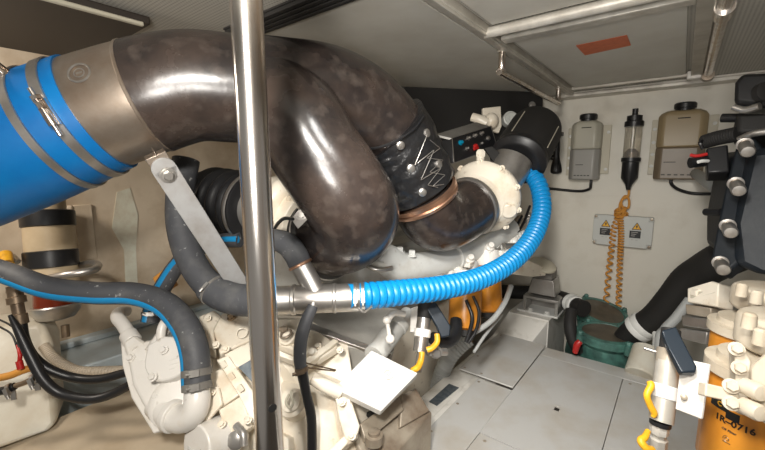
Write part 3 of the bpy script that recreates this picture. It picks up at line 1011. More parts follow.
# light grey exhaust manifold tube
m = MB().tube(QP([(372, 256, 1.30, .030), (384, 258, 1.30, .052), (405, 268, 1.36, .056), (440, 262, 1.48, .052), (475, 248, 1.62, .050), (510, 228, 1.76, .05)]), 24)
m.build('coolant_manifold', M['lgrey'], eng)
m = MB()
for x, y, t in ((452, 257, 1.52),):
    c, c2 = Q(x, y, t), Q(x + 8, y - 3.5, t + .035)
    m.cyl(c, c2, .057, n=28)
m.build('manifold_band', M['lgrey'], eng, bevel=.002)
for x, y, t in ((400, 253, 1.31), (412, 256, 1.33), (380, 262, 1.26)):
    c = Q(x, y, t)
    MB().hexb(c, up, .012, .02).build('bolt', M['lgrey'], eng)
m = MB().tube(QP([(362, 262, 1.22, .008), (372, 268, 1.2, .008), (382, 270, 1.2, .008), (392, 268, 1.22, .008)]), 10)
m.build('drain_line', M['steel'], eng)
# cylinder head side: white castings below the manifold
for i, (x, y, t) in enumerate(((430, 286, 1.45), (448, 277, 1.52), (462, 270, 1.58), (476, 262, 1.64), (490, 254, 1.70), (504, 246, 1.76))):
    c = Q(x, y, t)
    m = MB().box(c, (.07, .085, .10))
    m.lathe(c + V((.03, 0, .02)), (1, 0, .2), [(.028, 0), (.028, .03), (.02, .035)], 16)
    m.build('cylinder_head', M['white' if i % 2 else 'lgrey'], eng, bevel=.008)
m = MB().b2((-1.1, 1.1, -.3), (-.90, 2.0, .38))
m.build('crankcase_side', M['engrime'], eng, bevel=.01)
m = MB().b2((-1.05, 1.0, .36), (-.88, 2.0, .60))
m.build('head_row', M['lgrey'], eng, bevel=.02)
# rocker boxes on top, in the shade of the pipes
m = MB().b2((-1.42, .95, BT), (-1.0, 1.95, .62))
m.build('valve_covers', M['lgrey'], eng, bevel=.03)

# white round-ended lube pipe and link under the blue corrugated hose
wp = thing('lube_pipe', 'stubby light grey pipe casting below the blue corrugated hose', 'pipe', Q(385, 335, 1.2))
m = MB().tube(QP([(408, 314, 1.34, .028), (398, 326, 1.28, .031), (388, 338, 1.23, .033), (374, 356, 1.16, .034)]), 24)
m.build('casting', M['lgrey'], wp)
m = MB().cyl(Q(396, 328, 1.272), Q(400, 322, 1.29), .036, n=28)
m.build('collar', M['lgrey'], wp, bevel=.003)
lk = thing('throttle_link', 'white link rod with ball ends under the blue corrugated hose', 'link', Q(388, 330, 1.15))
m = MB().ball(Q(387, 320, 1.13), .013)
m.ball(Q(390, 339, 1.12), .014)
m.cyl(Q(387, 320, 1.13), Q(390, 339, 1.12), .006)
m.build('rod', M['white'], lk)
m = MB().tube(QP([(387, 320, 1.13, .010), (394, 313, 1.15, .010), (404, 314, 1.18, .010)]), 12)
m.build('arm', M['white'], lk)

# square white cover plate
sqn = V(((0, 0, 1))) * .75 - _F * .45
sq = thing('cover_plate', 'square white metal plate on the front of the engine near the brown mount', 'plate', Q(376, 383, 1.06))
sp = [Q(334, 388, 1.005), Q(371.5, 350, 1.10), Q(418, 373, 1.06), Q(381, 411, .965)]
n_ = (sp[1] - sp[0]).cross(sp[2] - sp[0]).normalized()
if n_.z < 0:
    n_ = -n_
MB().slab(sp, .028, -n_).build('plate', M['bright'], sq, bevel=.003)
c = Q(388, 374, 1.045)
m = MB().ring(c + n_ * .001, n_, .013, .003, 24, 8)
m.hexb(c - n_ * .002, n_, .006, .010)
m.build('filler_boss', M['white'], sq)
for x, y, t in ((343, 388, 1.008), (372, 355, 1.085)):
    MB().lathe(Q(x, y, t), n_, [(.006, -.002), (.006, .002), (.003, .004)], 12).build('rivet', M['white'], sq)
m = MB().bar(Q(345, 396, 1.02), Q(352, 440, .99), .03, .02, n_.cross(_R))
m.build('support_leg', M['cream'], sq, bevel=.003)

# front engine mount
mo = thing('engine_mount', 'oily brown engine mount bracket beside the girder below the white plate', 'engine mount', Q(395, 440, 1.1))
c0 = Q(392, 432, 1.13)
m = MB()
m.slab([Q(352, 436, 1.04), Q(384, 412, 1.12), Q(418, 400, 1.22), Q(432, 412, 1.18), Q(398, 450, 1.04), Q(370, 470, .98)], .16, (0, 0, -1))
m.build('bracket', M['brown'], mo, bevel=.005)
m = MB().slab([Q(360, 424, 1.04), Q(400, 396, 1.14), Q(404, 410, 1.12), Q(366, 442, 1.02)], .02)
m.slab([Q(402, 394, 1.16), Q(416, 388, 1.2), Q(430, 411, 1.17), Q(400, 428, 1.09)], .02)
m.build('web', M['brown'], mo, bevel=.003)
MB().lathe(Q(374, 436, 1.02), up, [(.024, -.02), (.024, .004), (.016, .006), (.016, .014), (.010, .016)], 24).build('mount_bolt', M['brown'], mo)
MB().slab([Q(366, 412, 1.10), Q(376, 406, 1.12), Q(388, 414, 1.10), Q(380, 420, 1.08)], .03).build('rubber_pad', M['soot'], mo, bevel=.004)

# ------------------------------------------------------------------ pump and its plumbing at the engine front
pu = thing('sea_water_pump', 'white painted sea water pump at the front of the engine', 'pump', (-1.18, .45, .15))
pa_ = (EYE - Q(165, 372, 1.1)).normalized()
pn = (pa_ * .72 + V((0, -.2, .25))).normalized()
pc = Q(170, 368, 1.06)
m = MB()
m.slab([Q(126, 352, 1.04), Q(146, 340, 1.07), Q(188, 334, 1.07), Q(207, 352, 1.04), Q(208, 396, .985), Q(192, 420, .965), Q(165, 430, .955), Q(148, 415, .965), Q(132, 385, 1.0)], .12, -pn)
m.lathe(Q(176, 402, .975), pn, [(.070, -.06), (.066, -.008), (.06, .0), (.03, .002)], 36)
m.build('pump_body', M['white'], pu, bevel=.012, seg=3)
m = MB().slab([Q(120, 342, 1.08), Q(132, 336, 1.09), Q(168, 420, .975), Q(170, 428, .97), Q(153, 434, .965), Q(131, 398, 1.01), Q(122, 366, 1.05)], .03)
m.build('mounting_flange', M['white'], pu, bevel=.004)
cv = [Q(150, 346, 1.04), Q(168, 337, 1.045), Q(188, 343, 1.03), Q(193, 362, 1.0), Q(178, 378, .985), Q(158, 382, .985), Q(147, 368, 1.0)]
cn = (cv[2] - cv[0]).cross(cv[4] - cv[0]).normalized()
if cn.dot(EYE - cv[0]) < 0:
    cn = -cn
cv = catmull(cv + [cv[0]], 3)[:-1]
cv = [q + cn * .012 for q in cv]
MB().slab(cv, .04, -cn).build('cover_plate', M['white'], pu, bevel=.006, seg=3)
bolts(pu, [Q(164, 350, 1.01), Q(153, 377, .972), Q(157, 396, .98), Q(166, 426, .955), Q(187, 372, .985), Q(131, 358, 1.035), Q(187, 346, 1.02)], cn, .0085, .010, 'white')
# raised casting lines on the cover
m = MB()
cu = (Q(184, 358, 1.0) - Q(162, 366, 1.0)).normalized()
for x, y, L_ in ((172, 360, .034), (174, 365, .044), (175, 370, .030)):
    c = Q(x, y, 1.0)
    k = (c - cv[0]).dot(cn)
    m.box(c - cn * k, (L_, .003, .003), (cu, cn.cross(cu), cn))
m.build('cast_marks', M['white'], pu)
# inlet arm
m = MB().tube(QP([(139, 352, 1.06, .020), (132, 340, 1.09, .019), (124, 326, 1.11, .018), (118, 318, 1.13, .0185), (119, 313, 1.16, .018), (126, 311, 1.2, .017)]), 20)
m.build('inlet_elbow', M['white'], pu)
m = MB().cyl(Q(133, 342, 1.085), Q(128, 334, 1.10), .024, n=24)
m.build('inlet_collar', M['white'], pu, bevel=.003)
cast('valve_body', [(122, 342, 1.05), (134, 334, 1.07), (150, 345, 1.06), (148, 362, 1.03), (128, 362, 1.03)], .05, 'white', .008, parent=pu)
m = MB().tube(QP([(150, 352, 1.05, .015), (160, 338, 1.08, .016), (168, 326, 1.12, .016), (176, 322, 1.16, .016)]), 18)
m.build('branch_pipe', M['white'], pu)
# outlet elbow to the striped hose
m = MB().tube(QP([(197, 390, .955, .030), (197, 402, .945, .031), (193, 413, .945, .032), (182, 419, .955, .033), (168, 414, .975, .034), (158, 404, 1.0, .034)]), 26)
m.build('outlet_elbow', M['white'], pu)
m = MB().cyl(Q(176, 417, .962), Q(171, 415, .97), .040, n=30)
m.build('outlet_flange', M['white'], pu, bevel=.003)

# white curled hose behind pump
m = MB().tube(QP([(161, 342, 1.06, .012), (162, 328, 1.07, .0125), (169, 318, 1.09, .0125), (180, 314, 1.11, .0125), (190, 320, 1.12, .0125), (194, 334, 1.10, .0125)]), 18)
tag(m.build('breather_hose', M['white']), 'short white curled hose behind the pump under the striped hose', 'hose')
m = MB().cyl(Q(186, 330, 1.10), Q(200, 326, 1.12), .022, n=24)
tag(m.build('pipe_stub', M['grey'], bevel=.003), 'small grey pipe stub behind the white pump', 'pipe')

# starter motor at the bottom edge
stt = thing('starter_motor', 'pale grey starter motor at the bottom edge left of the steel pole', 'motor', Q(215, 440, 1.0))
m = MB().cyl(Q(232, 432, 1.02), Q(196, 447, .93), .052, n=32)
m.build('motor_case', M['white'], stt, bevel=.004)
cast('end_bracket', [(184, 432, .98), (214, 422, 1.02), (228, 440, .98), (215, 462, .92), (190, 455, .92)], .05, 'lgrey', .005, parent=stt)
m = MB().tube(QP([(236, 425, .97, .010), (243, 434, .955, .010), (244, 446, .945, .010)]), 14)
m.build('cable_boot', M['grey'], stt)
bolts(stt, [Q(200, 437, .975), Q(216, 432, .99), Q(206, 448, .935)], -_F + up * .4, .010, .014, 'grey')
m = MB().lathe(Q(236, 440, .955), -_F + up * .3, [(.022, -.03), (.022, .004), (.012, .010)], 20)
m.build('solenoid', M['grey'], stt)

# ------------------------------------------------------------------ hoses
def hose_clamp(c, ax, R, parent, mt='steel', w_=.012, name='hose_clamp'):
    a, u, v = frame_of(ax)
    m = MB().lathe(c, a, [(R, -w_ / 2), (R + .002, -w_ / 2 + .001), (R + .002, w_ / 2 - .001), (R, w_ / 2)], 32, capa=False, capb=False)
    tc = EYE - c
    tc = (tc - a * tc.dot(a)).normalized()
    sd = a.cross(tc)
    m.box(c + tc * (R + .004) + sd * .006, (.022, w_ * .9, .009), (sd, a, tc))
    m.cyl(c + tc * (R + .006) + sd * .014, c + tc * (R + .006) + sd * .024, .004, n=10)
    return m.build(name, M[mt], parent)


def striped(name, label, lst, a0, side_ref):
    o = thing(name, label, 'hose', Q(*lst[len(lst) // 2][:3]))
    p, r = spline(QP(lst), 10)
    fr = []
    MB().sweep(p, r, 26, ref=side_ref, fr=fr).build('rubber_hose', M['rubber'], o)
    st = [p[i] + (fr[i][1] * math.cos(a0) + fr[i][2] * math.sin(a0)) * r[i] * .58 for i in range(len(p))]
    MB().sweep(st, [q * .50 for q in r], 16).build('stripe', M['stripe'], o)
    return o, p, r


o, p, r = striped('striped_hose', 'thick grey rubber hose with blue stripe curving down into the white pump',
                  [(-25, 262, .98, .027), (12, 275, .99, .028), (50, 288, 1.0, .029), (95, 293, 1.02, .030), (135, 294, 1.04, .031), (165, 304, 1.03, .033), (185, 325, 1.0, .034), (195, 352, .97, .034), (197, 386, .95, .033)], -1.15, (0, 0, -1))
for k in (-1, -5):
    hose_clamp(p[k], p[k] - p[k - 1] if k < 0 else p[1] - p[0], r[k] + .0005, o, 'engrime', .018)
o, p, r = striped('striped_hose', 'short grey hose with blue stripe behind the bracket strap and pump',
                  [(240, 240, 1.16, .023), (222, 241, 1.17, .023), (200, 248, 1.18, .024), (180, 262, 1.19, .025), (166, 282, 1.19, .026), (154, 305, 1.18, .026), (150, 322, 1.17, .026)], 1.9, (0, 0, -1))
hose_clamp(p[-6], p[-5] - p[-6], r[-6] + .0005, o)

gh_ = thing('coolant_hose', 'large plain grey rubber hose dropping behind the bracket strap to the steel tee', 'hose', Q(180, 250, 1.06))
p, r = spline(QP([(186, 160, 1.14, .038), (180, 195, 1.12, .038), (181, 228, 1.10, .038), (192, 262, 1.07, .038), (212, 288, 1.04, .038), (235, 299, 1.02, .038), (270, 301, 1.0, .038)]), 10)
MB().sweep(p, r, 30).build('rubber_hose', M['rubber'], gh_)
MB().sweep(p[-22:-1], [q + .004 for q in r[-22:-1]], 30).build('hose_end', M['rubber'], gh_)
hose_clamp(p[-20], p[-19] - p[-20], r[-20] + .004, gh_, 'grey', .008)

te = thing('steel_tee', 'stainless steel tee pipe between the grey hose and blue corrugated hose', 'pipe', Q(315, 298, 1.0))
p0, p1 = Q(262, 301, .985), Q(360, 297, 1.0)
ax_ = (p1 - p0).normalized()
L = (p1 - p0).length
MB().lathe(p0, ax_, [(.037, 0), (.037, L * .30), (.040, L * .31), (.040, L * .34), (.037, L * .35), (.037, L * .72), (.039, L * .73), (.039, L * .75), (.037, L * .76), (.037, L)], 36).build('run_pipe', M['steel'], te)
MB().cyl(Q(318, 296, .99), Q(300, 264, 1.0), .027, n=28).build('branch_pipe', M['steel'], te)
m = MB().tube(QP([(300, 264, 1.0, .030), (296, 255, 1.0, .031), (288, 245, 1.01, .031), (276, 240, 1.04, .030), (258, 239, 1.12, .029)]), 24)
m.build('rubber_elbow', M['rubber'], te)
a_, b_ = Q(301, 266, 1.0), Q(298, 260, 1.0)
MB().lathe(a_, b_ - a_, [(.0305, 0), (.033, .002), (.033, .006), (.0305, .008)], 28, capa=False, capb=False).build('copper_band', M['copper'], te)
MB().cyl(Q(313, 304, .965), Q(312, 311, .955), .012, n=16).build('hose_barb', M['steel'], te)
dh = thing('drain_hose', 'thin grey hose hanging from the steel tee past the pole', 'hose', Q(303, 380, .95))
p, r = spline(QP([(313, 306, .955, .013), (306, 322, .94, .0155), (301, 340, .935, .016), (300, 360, .94, .0155), (302, 371, .942, .014), (306, 392, .94, .012), (311, 415, .94, .012), (312, 436, .94, .012), (312, 455, .94, .012)]), 8)
k = 31
MB().sweep(p[:k], r[:k], 20).build('upper_hose', M['rubber'], dh)
MB().sweep(p[k:], r[k:], 18).build('lower_hose', M['black'], dh)
hose_clamp(p[k], p[k + 1] - p[k], .0145, dh, 'brass', .012)
m = MB().tube(QP([(302, 362, .935, .002), (318, 366, .96, .002), (336, 370, .985, .002)]), 8)
m.tube(QP([(302, 367, .935, .002), (318, 369, .96, .002), (335, 371, .985, .002)]), 8)
m.build('wire_clip', M['brass'], dh)

# blue corrugated hose
ch = thing('corrugated_hose', 'bright blue corrugated hose sweeping from the steel tee to the far turbocharger', 'hose', Q(450, 288, 1.2))
path = [(348, 297, .99, .035), (375, 295, 1.02, .035), (405, 292, 1.07, .035), (440, 288, 1.14, .035), (475, 280, 1.23, .035), (503, 267, 1.32, .035), (524, 249, 1.41, .035), (537, 228, 1.49, .035), (542, 206, 1.55, .035), (538, 184, 1.60, .035), (528, 170, 1.64, .035)]
p, r = spline(QP(path), 40)
# resample by length for even corrugations
acc = [0]
for i in range(1, len(p)):
    acc.append(acc[-1] + (p[i] - p[i - 1]).length)
step = .0034
pts, s_, i = [], 0, 0
while s_ < acc[-1]:
    while i < len(acc) - 2 and acc[i + 1] < s_:
        i += 1
    f_ = (s_ - acc[i]) / max(1e-9, acc[i + 1] - acc[i])
    pts.append(p[i].lerp(p[i + 1], f_))
    s_ += step
rad = [.0335 + .0030 * (1 if (k % 6) in (1, 2, 3) else (-.4 if k % 6 in (0, 4) else -1)) for k in range(len(pts))]
rad = [.034 if k < 14 else rad[k] for k in range(len(rad))]
MB().sweep(pts, rad, 32).build('corrugated_tube', M['sky'], ch)
hose_clamp(pts[6], ax_, .0345, ch, 'steel', .010)
hose_clamp(pts[12], ax_, .0345, ch, 'steel', .010)
m = MB().tube(QP([(358, 308, .95, .0025), (364, 312, .945, .0025), (372, 306, .94, .0025)]), 6)
m.build('clamp_tail', M['steel'], ch)

# ------------------------------------------------------------------ fuel filters and valves at the engine's far side
def fuel_filter(label, top, bot, rad):
    o = thing('fuel_filter', label, 'filter', bot, 'orange fuel filters on the main engine')
    a = (bot - top).normalized()
    L = (bot - top).length
    MB().lathe(top, a, [(rad * .9, 0), (rad, .006), (rad, L - .03), (rad * .92, L - .008), (rad * .6, L)], 32).build('canister', M['orange'], o)
    MB().lathe(top, -a, [(rad * 1.04, -.012), (rad * 1.04, .012), (rad * .95, .03), (rad * .9, .05), (rad * .5, .055)], 32).build('filter_head', M['white'], o)
    MB().lathe(bot, a, [(rad * .62, -.004), (rad * .62, .02), (rad * .5, .024)], 24).build('bottom_cap', M['soot'], o)
    return o


fuel_filter('orange fuel filter canister just above the blue corrugated hose', Q(487, 262, 1.62), Q(489, 312, 1.60), .055)
fuel_filter('orange fuel filter canister lower, below the blue corrugated hose', Q(466, 285, 1.46), Q(464, 330, 1.42), .060)
fv_ = thing('drain_valve', 'steel drain valve with black lever and yellow grips below the blue corrugated hose', 'valve', Q(425, 345, 1.2))
MB().cyl(Q(424, 318, 1.20), Q(420, 352, 1.17), .022, n=24).build('valve_body', M['steel'], fv_)
MB().lathe(Q(422.5, 333, 1.186), Q(420, 352, 1.17) - Q(424, 318, 1.2), [(.025, -.012), (.026, -.010), (.026, .010), (.025, .012)], 24).build('collar', M['white'], fv_)
MB().cyl(Q(426, 303, 1.215), Q(424, 320, 1.20), .026, .022, n=20).build('neck', M['soot'], fv_)
cast('mounting_plate', [(411, 308, 1.26), (424, 304, 1.26), (422, 332, 1.22), (410, 332, 1.22)], .012, 'white', .002, parent=fv_)
m = MB().slab([Q(424, 304, 1.19), Q(436, 302, 1.2), Q(451, 326, 1.17), Q(450, 336, 1.165), Q(441, 338, 1.16), Q(437, 327, 1.17)], .018)
m.build('lever', M['handle'], fv_, bevel=.004)
MB().tube(QP([(437, 334, 1.14, .008), (437, 342, 1.13, .0085), (432, 348, 1.13, .0085), (427, 350, 1.13, .009)]), 12).build('yellow_grip', M['yellow'], fv_)
MB().tube(QP([(422, 352, 1.12, .0085), (421, 360, 1.11, .009), (418, 367, 1.11, .0095), (412, 371, 1.11, .009)]), 12).build('yellow_grip', M['yellow'], fv_)
m = MB().cyl(Q(421, 352, 1.165), Q(418, 372, 1.14), .012, n=16)
m.cyl(Q(428, 352, 1.16), Q(446, 352, 1.19), .012, n=16)
m.hexb(Q(436, 352, 1.17), -_F, .014, .016)
m.build('fittings', M['steel'], fv_)
bx = MB().tube(QP([(432, 338, 1.22, .020), (446, 342, 1.24, .022), (455, 334, 1.28, .022), (456, 320, 1.32, .02)]), 18)
tag(bx.build('bent_hose', M['black']), 'short bent black hose behind the drain valve lever', 'hose')
for lab, path in (('black wiring loom hanging below the blue corrugated hose in front of the lower filter', [(466, 300, 1.36, .006), (472, 316, 1.34, .007), (470, 330, 1.34, .007), (466, 342, 1.34, .007)]),
                  ('second black wiring loom curving over the lower orange filter', [(473, 296, 1.36, .005), (479, 312, 1.35, .006), (476, 330, 1.35, .006), (468, 343, 1.35, .006)])):
    tag(MB().tube(QP(path), 12).build('wiring_loom', M['black']), lab, 'cable')
# grey conduits
p, r = spline(QP([(468, 338, 1.70, .03), (459, 346, 1.70, .034), (450, 356, 1.70, .036), (443, 370, 1.72, .036), (438, 388, 1.76, .036)]), 30)
acc = 0
pts = [p[0]]
for q in p[1:]:
    if (q - pts[-1]).length > .0030:
        pts.append(q)
o = MB().sweep(pts, [.036 + (.0018 if k % 4 < 2 else -.0012) for k in range(len(pts))], 24).build('ribbed_conduit', M['conduit'])
tag(o, 'fat ribbed grey conduit beside the girder below the drain valve', 'conduit')
o = MB().tube(QP([(511, 286, 1.55, .0105), (505, 302, 1.5, .0105), (494, 318, 1.46, .0105), (480, 329, 1.42, .0105), (466, 335, 1.4, .0105)]), 16).build('grey_tube', M['conduit'])
tag(o, 'smooth grey tube curving under the blue corrugated hose towards the ribbed conduit', 'tube')
o = MB().tube(QP([(502, 315, 1.56, .006), (486, 334, 1.46, .006), (474, 352, 1.40, .006)]), 10).build('thin_tube', M['conduit'])
tag(o, 'thin straight grey tube lying along the girder', 'tube')

# clutter on the far end of the engine below the far turbo: fittings, wires, linkages
for x, y, t, mt in ((497, 238, 1.72, 'white'), (510, 232, 1.78, 'steel'), (518, 222, 1.8, 'brown'), (505, 254, 1.62, 'white'), (520, 238, 1.74, 'lgrey'), (526, 220, 1.84, 'steel'), (488, 250, 1.60, 'white'), (468, 262, 1.52, 'white')):
    c = Q(x, y, t)
    m = MB().box(c, (.04, .05, .035))
    m.lathe(c, (.5, -.5, .6), [(.02, .0), (.02, .03), (.013, .034), (.013, .05)], 8)
    m.build('fitting', M[mt], eng, bevel=.003)
for x0, y0, x1, y1, t, mt in ((488, 246, 522, 216, 1.66, 'black'), (495, 250, 528, 230, 1.64, 'steel'), (502, 240, 530, 206, 1.70, 'black'), (480, 256, 505, 236, 1.6, 'steel')):
    m = MB().tube(QP([(x0, y0, t, .006), ((x0 + x1) / 2 + 4, (y0 + y1) / 2 + 6, t + .03, .006), (x1, y1, t + .1, .006)]), 8)
    m.build('engine_wire' if mt == 'black' else 'injector_pipe', M[mt], eng)
MB().cyl(Q(504, 246, 1.56), Q(522, 246, 1.6), .012, n=14).build('steel_union', M['steel'], eng)

# far engine mount: cream arm, disc, rubber block and U channel on the girder
fm = thing('engine_mount', 'far engine mount with a cream arm standing on the end of the girder', 'engine mount', Q(540, 305, 2.0))
MB().slab([Q(505, 266, 1.86), Q(524, 258, 1.92), Q(546, 268, 2.05), Q(546, 276, 2.06), Q(532, 277, 1.98), Q(510, 274, 1.88)], .05).build('arm', M['cream'], fm, bevel=.006)
c = Q(543, 265, 2.08)
MB().lathe(c, V((.35, -.2, 1)), [(.062, -.012), (.070, -.006), (.070, .006), (.062, .012), (.02, .02)], 32).build('disc', M['plate'], fm)
bc = onZ(540, 313, .10)
MB().box(bc + V((0, .06, .225)), (.10, .10, .06)).build('rubber_block', M['engrime'], fm, bevel=.006)
m = MB().slab([bc + V((-.075, 0, .105)), bc + V((.075, 0, .105)), bc + V((.058, .012, .195)), bc + V((-.058, .012, .195))], .12, (0, 1, 0))
m.build('pedestal', M['grey'], fm, bevel=.005)
m = MB()
m.b2((bc.x - .095, bc.y - .01, .175), (bc.x + .095, bc.y + .14, .19))
m.b2((bc.x - .095, bc.y - .01, .105), (bc.x - .077, bc.y + .14, .18))
m.b2((bc.x + .077, bc.y - .01, .105), (bc.x + .095, bc.y + .14, .18))
m.b2((bc.x - .08, bc.y + .10, .105), (bc.x + .08, bc.y + .13, .18))
m.build('channel', M['grey'], fm, bevel=.002)
m = MB().b2((bc.x - .12, bc.y - .03, .097), (bc.x + .10, bc.y + .14, .108))
m.build('foot_plate', M['lgrey'], fm, bevel=.002)
bolts(fm, [bc + V((-.05, -.015, .010)), bc + V((.04, -.015, .010))], up, .012, .014, 'lgrey')

# ------------------------------------------------------------------ end wall fixtures
def hdr(x0, y0, x1, y1, Y):
    a, b = onY(x0, y0, Y), onY(x1, y1, Y)
    return a, b


def header_bottle(label, x0, x1, y0, y1, mt, mt2, fill, hose, D=.10):
    Yf = EY - D
    a, b = onY(x0, y0, Yf), onY(x1, y1, Yf)
    W, H = b.x - a.x, a.z - b.z
    o = thing('header_tank', label, 'tank', V(((a.x + b.x) / 2, EY, b.z)), 'plastic header tanks on the end wall')
    xc = (a.x + b.x) / 2
    zf = b.z + H * fill

    def ringpts(z, ins):
        return [(a.x + ins, z), (b.x - ins, z)]
    def body(name, za, zb, mt, topshoulder):
        m = MB()
        ch = .025
        prof = [(za, 0.0), (zb - (.03 if topshoulder else 0), 0.0)]
        if topshoulder:
            prof += [(zb - .012, .012), (zb, .035)]
        n = len(prof)
        vs, fs = [], []
        for z, ins in prof:
            for (px, py) in ((a.x + ins, EY - .006), (a.x + ins, Yf + ch + ins * .4), (a.x + ch + ins, Yf + ins * .4), (b.x - ch - ins, Yf + ins * .4), (b.x - ins, Yf + ch + ins * .4), (b.x - ins, EY - .006)):
                vs.append(V((px, py, z)))
        for i in range(n - 1):
            for k in range(6):
                k2 = (k + 1) % 6
                fs.append((i * 6 + k, i * 6 + k2, (i + 1) * 6 + k2, (i + 1) * 6 + k))
        fs.append(tuple(range(5, -1, -1)))
        fs.append(tuple(range((n - 1) * 6, n * 6)))
        m.mesh(vs, fs)
        return m.build(name, mt, o, bevel=.008, seg=3)
    body('tank_body', zf, a.z, M[mt], True)
    body('tank_lower', b.z, zf, M[mt2], False)
    cx = xc + W * .02
    MB().lathe((cx, EY - D * .55, a.z - .004), up, [(.040, 0), (.040, .012), (.046, .014), (.046, .034), (.040, .040)], 24).build('cap', M['black'], o)
    m = MB().b2((a.x - .028, EY - .016, b.z + H * .07), (a.x + .004, EY - .004, a.z - H * .10))
    m.build('side_flange', M['plate'], o, bevel=.002)
    m = MB().b2((b.x - .004, EY - .016, b.z + H * .10), (b.x + .040, EY - .004, a.z - H * .08))
    m.build('side_flange', M['plate'], o, bevel=.002)
    for xx, kk in ((a.x - .014, .2), (a.x - .014, .38), (a.x - .014, .56), (a.x - .014, .76), (b.x + .026, .18), (b.x + .026, .80)):
        MB().lathe((xx, EY - .016, b.z + H * kk), (0, -1, 0), [(.009, 0), (.009, .003), (.005, .006)], 14).build('screw', M['tape'], o)
    for i in range(5):
        MB().b2((a.x + .035 + i * (W - .07) / 5, Yf - .0012, b.z + .022), (a.x + .035 + (i + .6) * (W - .07) / 5, Yf + .002, b.z + .027)).build('mould_mark', M['soot'], o)
    MB().b2((a.x + .04, Yf - .0012, b.z + H * .25), (a.x + .04 + W * .25, Yf + .002, b.z + H * .26)).build('level_mark', M['soot'], o)
    MB().b2((xc - .02, Yf - .0012, a.z - .045), (xc + .03, Yf + .002, a.z - .040)).build('level_mark', M['soot'], o)
    m = MB().tube([(V(q), .008) for q in hose(xc, b.z)], 10)
    m.build('hose', M['black'], o)
    return o


header_bottle('grey plastic header tank on the end wall, left of the sight tube', 571, 597, 121, 180, 'bottlegrey', 'coolant', .52,
              lambda x, z: [(x + .04, EY - .05, z + .01), (x + .04, EY - .05, z - .03), (x + .03, EY - .03, z - .055), (x - .03, EY - .015, z - .07), (x - .18, EY - .015, z - .06), (x - .30, EY - .02, z - .05)])
header_bottle('brown plastic header tank on the end wall, right of the sight tube', 659, 702, 111, 180, 'bottletan', 'coolantbrown', .47,
              lambda x, z: [(x - .02, EY - .05, z + .01), (x - .02, EY - .05, z - .02), (x + .01, EY - .03, z - .05), (x + .07, EY - .015, z - .07), (x + .16, EY - .015, z - .07), (x + .30, EY - .015, z - .06)])
# sight tube
st0, st1 = onY(634.5, 109, EY - .06), onY(629, 191, EY - .06)
sx = (st0.x + st1.x) / 2
sg = thing('sight_tube', 'clear sight tube with black ends on the end wall between two header tanks', 'sight tube', V((sx, EY, st1.z)))
zz = lambda y: onY(632, y, EY - .06).z
cx = V((sx, EY - .06, 0))


def zl_(prof):
    return [(r, h) for r, h in prof]


MB().lathe(cx + V((0, 0, zz(124))), up, [(.045, -.014), (.045, .012), (.036, .016), (.036, zz(116) - zz(124)), (.014, zz(115) - zz(124)), (.014, zz(109) - zz(124))], 28).build('top_cap', M['black'], sg)
MB().lathe(cx + V((0, 0, zz(160))), up, [(.040, 0), (.040, zz(126) - zz(160))], 28).build('clear_tube', M['glass'], sg)
MB().lathe(cx + V((0, 0, zz(160))), up, [(.008, 0), (.008, zz(126) - zz(160))], 12).build('inner_rod', M['plate'], sg)
MB().lathe(cx + V((0, 0, zz(158))), up, [(.022, 0), (.026, .03), (.012, .05)], 14).build('float', M['brass'], sg)
MB().lathe(cx + V((0, 0, zz(160))), -up, [(.046, -.012), (.046, .008), (.040, .012), (.040, zz(160) - zz(178)), (.016, zz(160) - zz(185)), (.010, zz(160) - zz(190))], 28).build('bottom_cup', M['black'], sg)
m = MB().b2((sx - .02, EY - .06, zz(122)), (sx + .02, EY, zz(120)))
m.b2((sx - .02, EY - .06, zz(168)), (sx + .02, EY, zz(166)))
m.build('wall_clip', M['black'], sg)
# coiled orange cord
cdn = thing('coiled_cord', 'orange coiled cord hanging from the sight tube over the junction box', 'cord', V((sx, EY - .04, onY(612, 300, EY - .04).z)))
def helix(pxs, rad, turns, wire):
    base = [onY(x, y, EY - .055) for x, y in pxs]
    c = catmull(base, 60)
    out, n = [], len(c)
    N = turns * 12
    for i in range(N + 1):
        f_ = i / N * (n - 1)
        k = min(int(f_), n - 2)
        q = c[k].lerp(c[k + 1], f_ - k)
        t = i * 2 * PI / 12
        out.append(q + V((math.cos(t) * rad, math.sin(t) * rad * .8, 0)))
    return MB().sweep(out, [wire] * len(out), 6)


MB().tube([(onY(x, y, EY - .06), .006) for x, y in ((629, 190), (628, 196), (622, 200), (622, 206), (628, 208), (629, 200), (625, 196), (620, 204), (620, 212))], 8, 6).build('cord_knot', M['cord'], cdn)
m = MB()
for i in range(5):
    m.ring(onY(620 + (i % 3) * 2, 210 + i * 1.2, EY - .06), V((random.uniform(-1, 1), random.uniform(-.5, .5), random.uniform(.3, 1))), .026, .006, 20, 6)
m.build('cord_bundle', M['cord'], cdn)
helix([(620, 213), (614, 228), (612, 245), (609, 270), (606, 302)], .013, 16, .0055).build('coil', M['cord'], cdn)
helix([(620, 213), (621, 235), (620, 260), (618.5, 306)], .012, 26, .0055).build('coil', M['cord'], cdn)

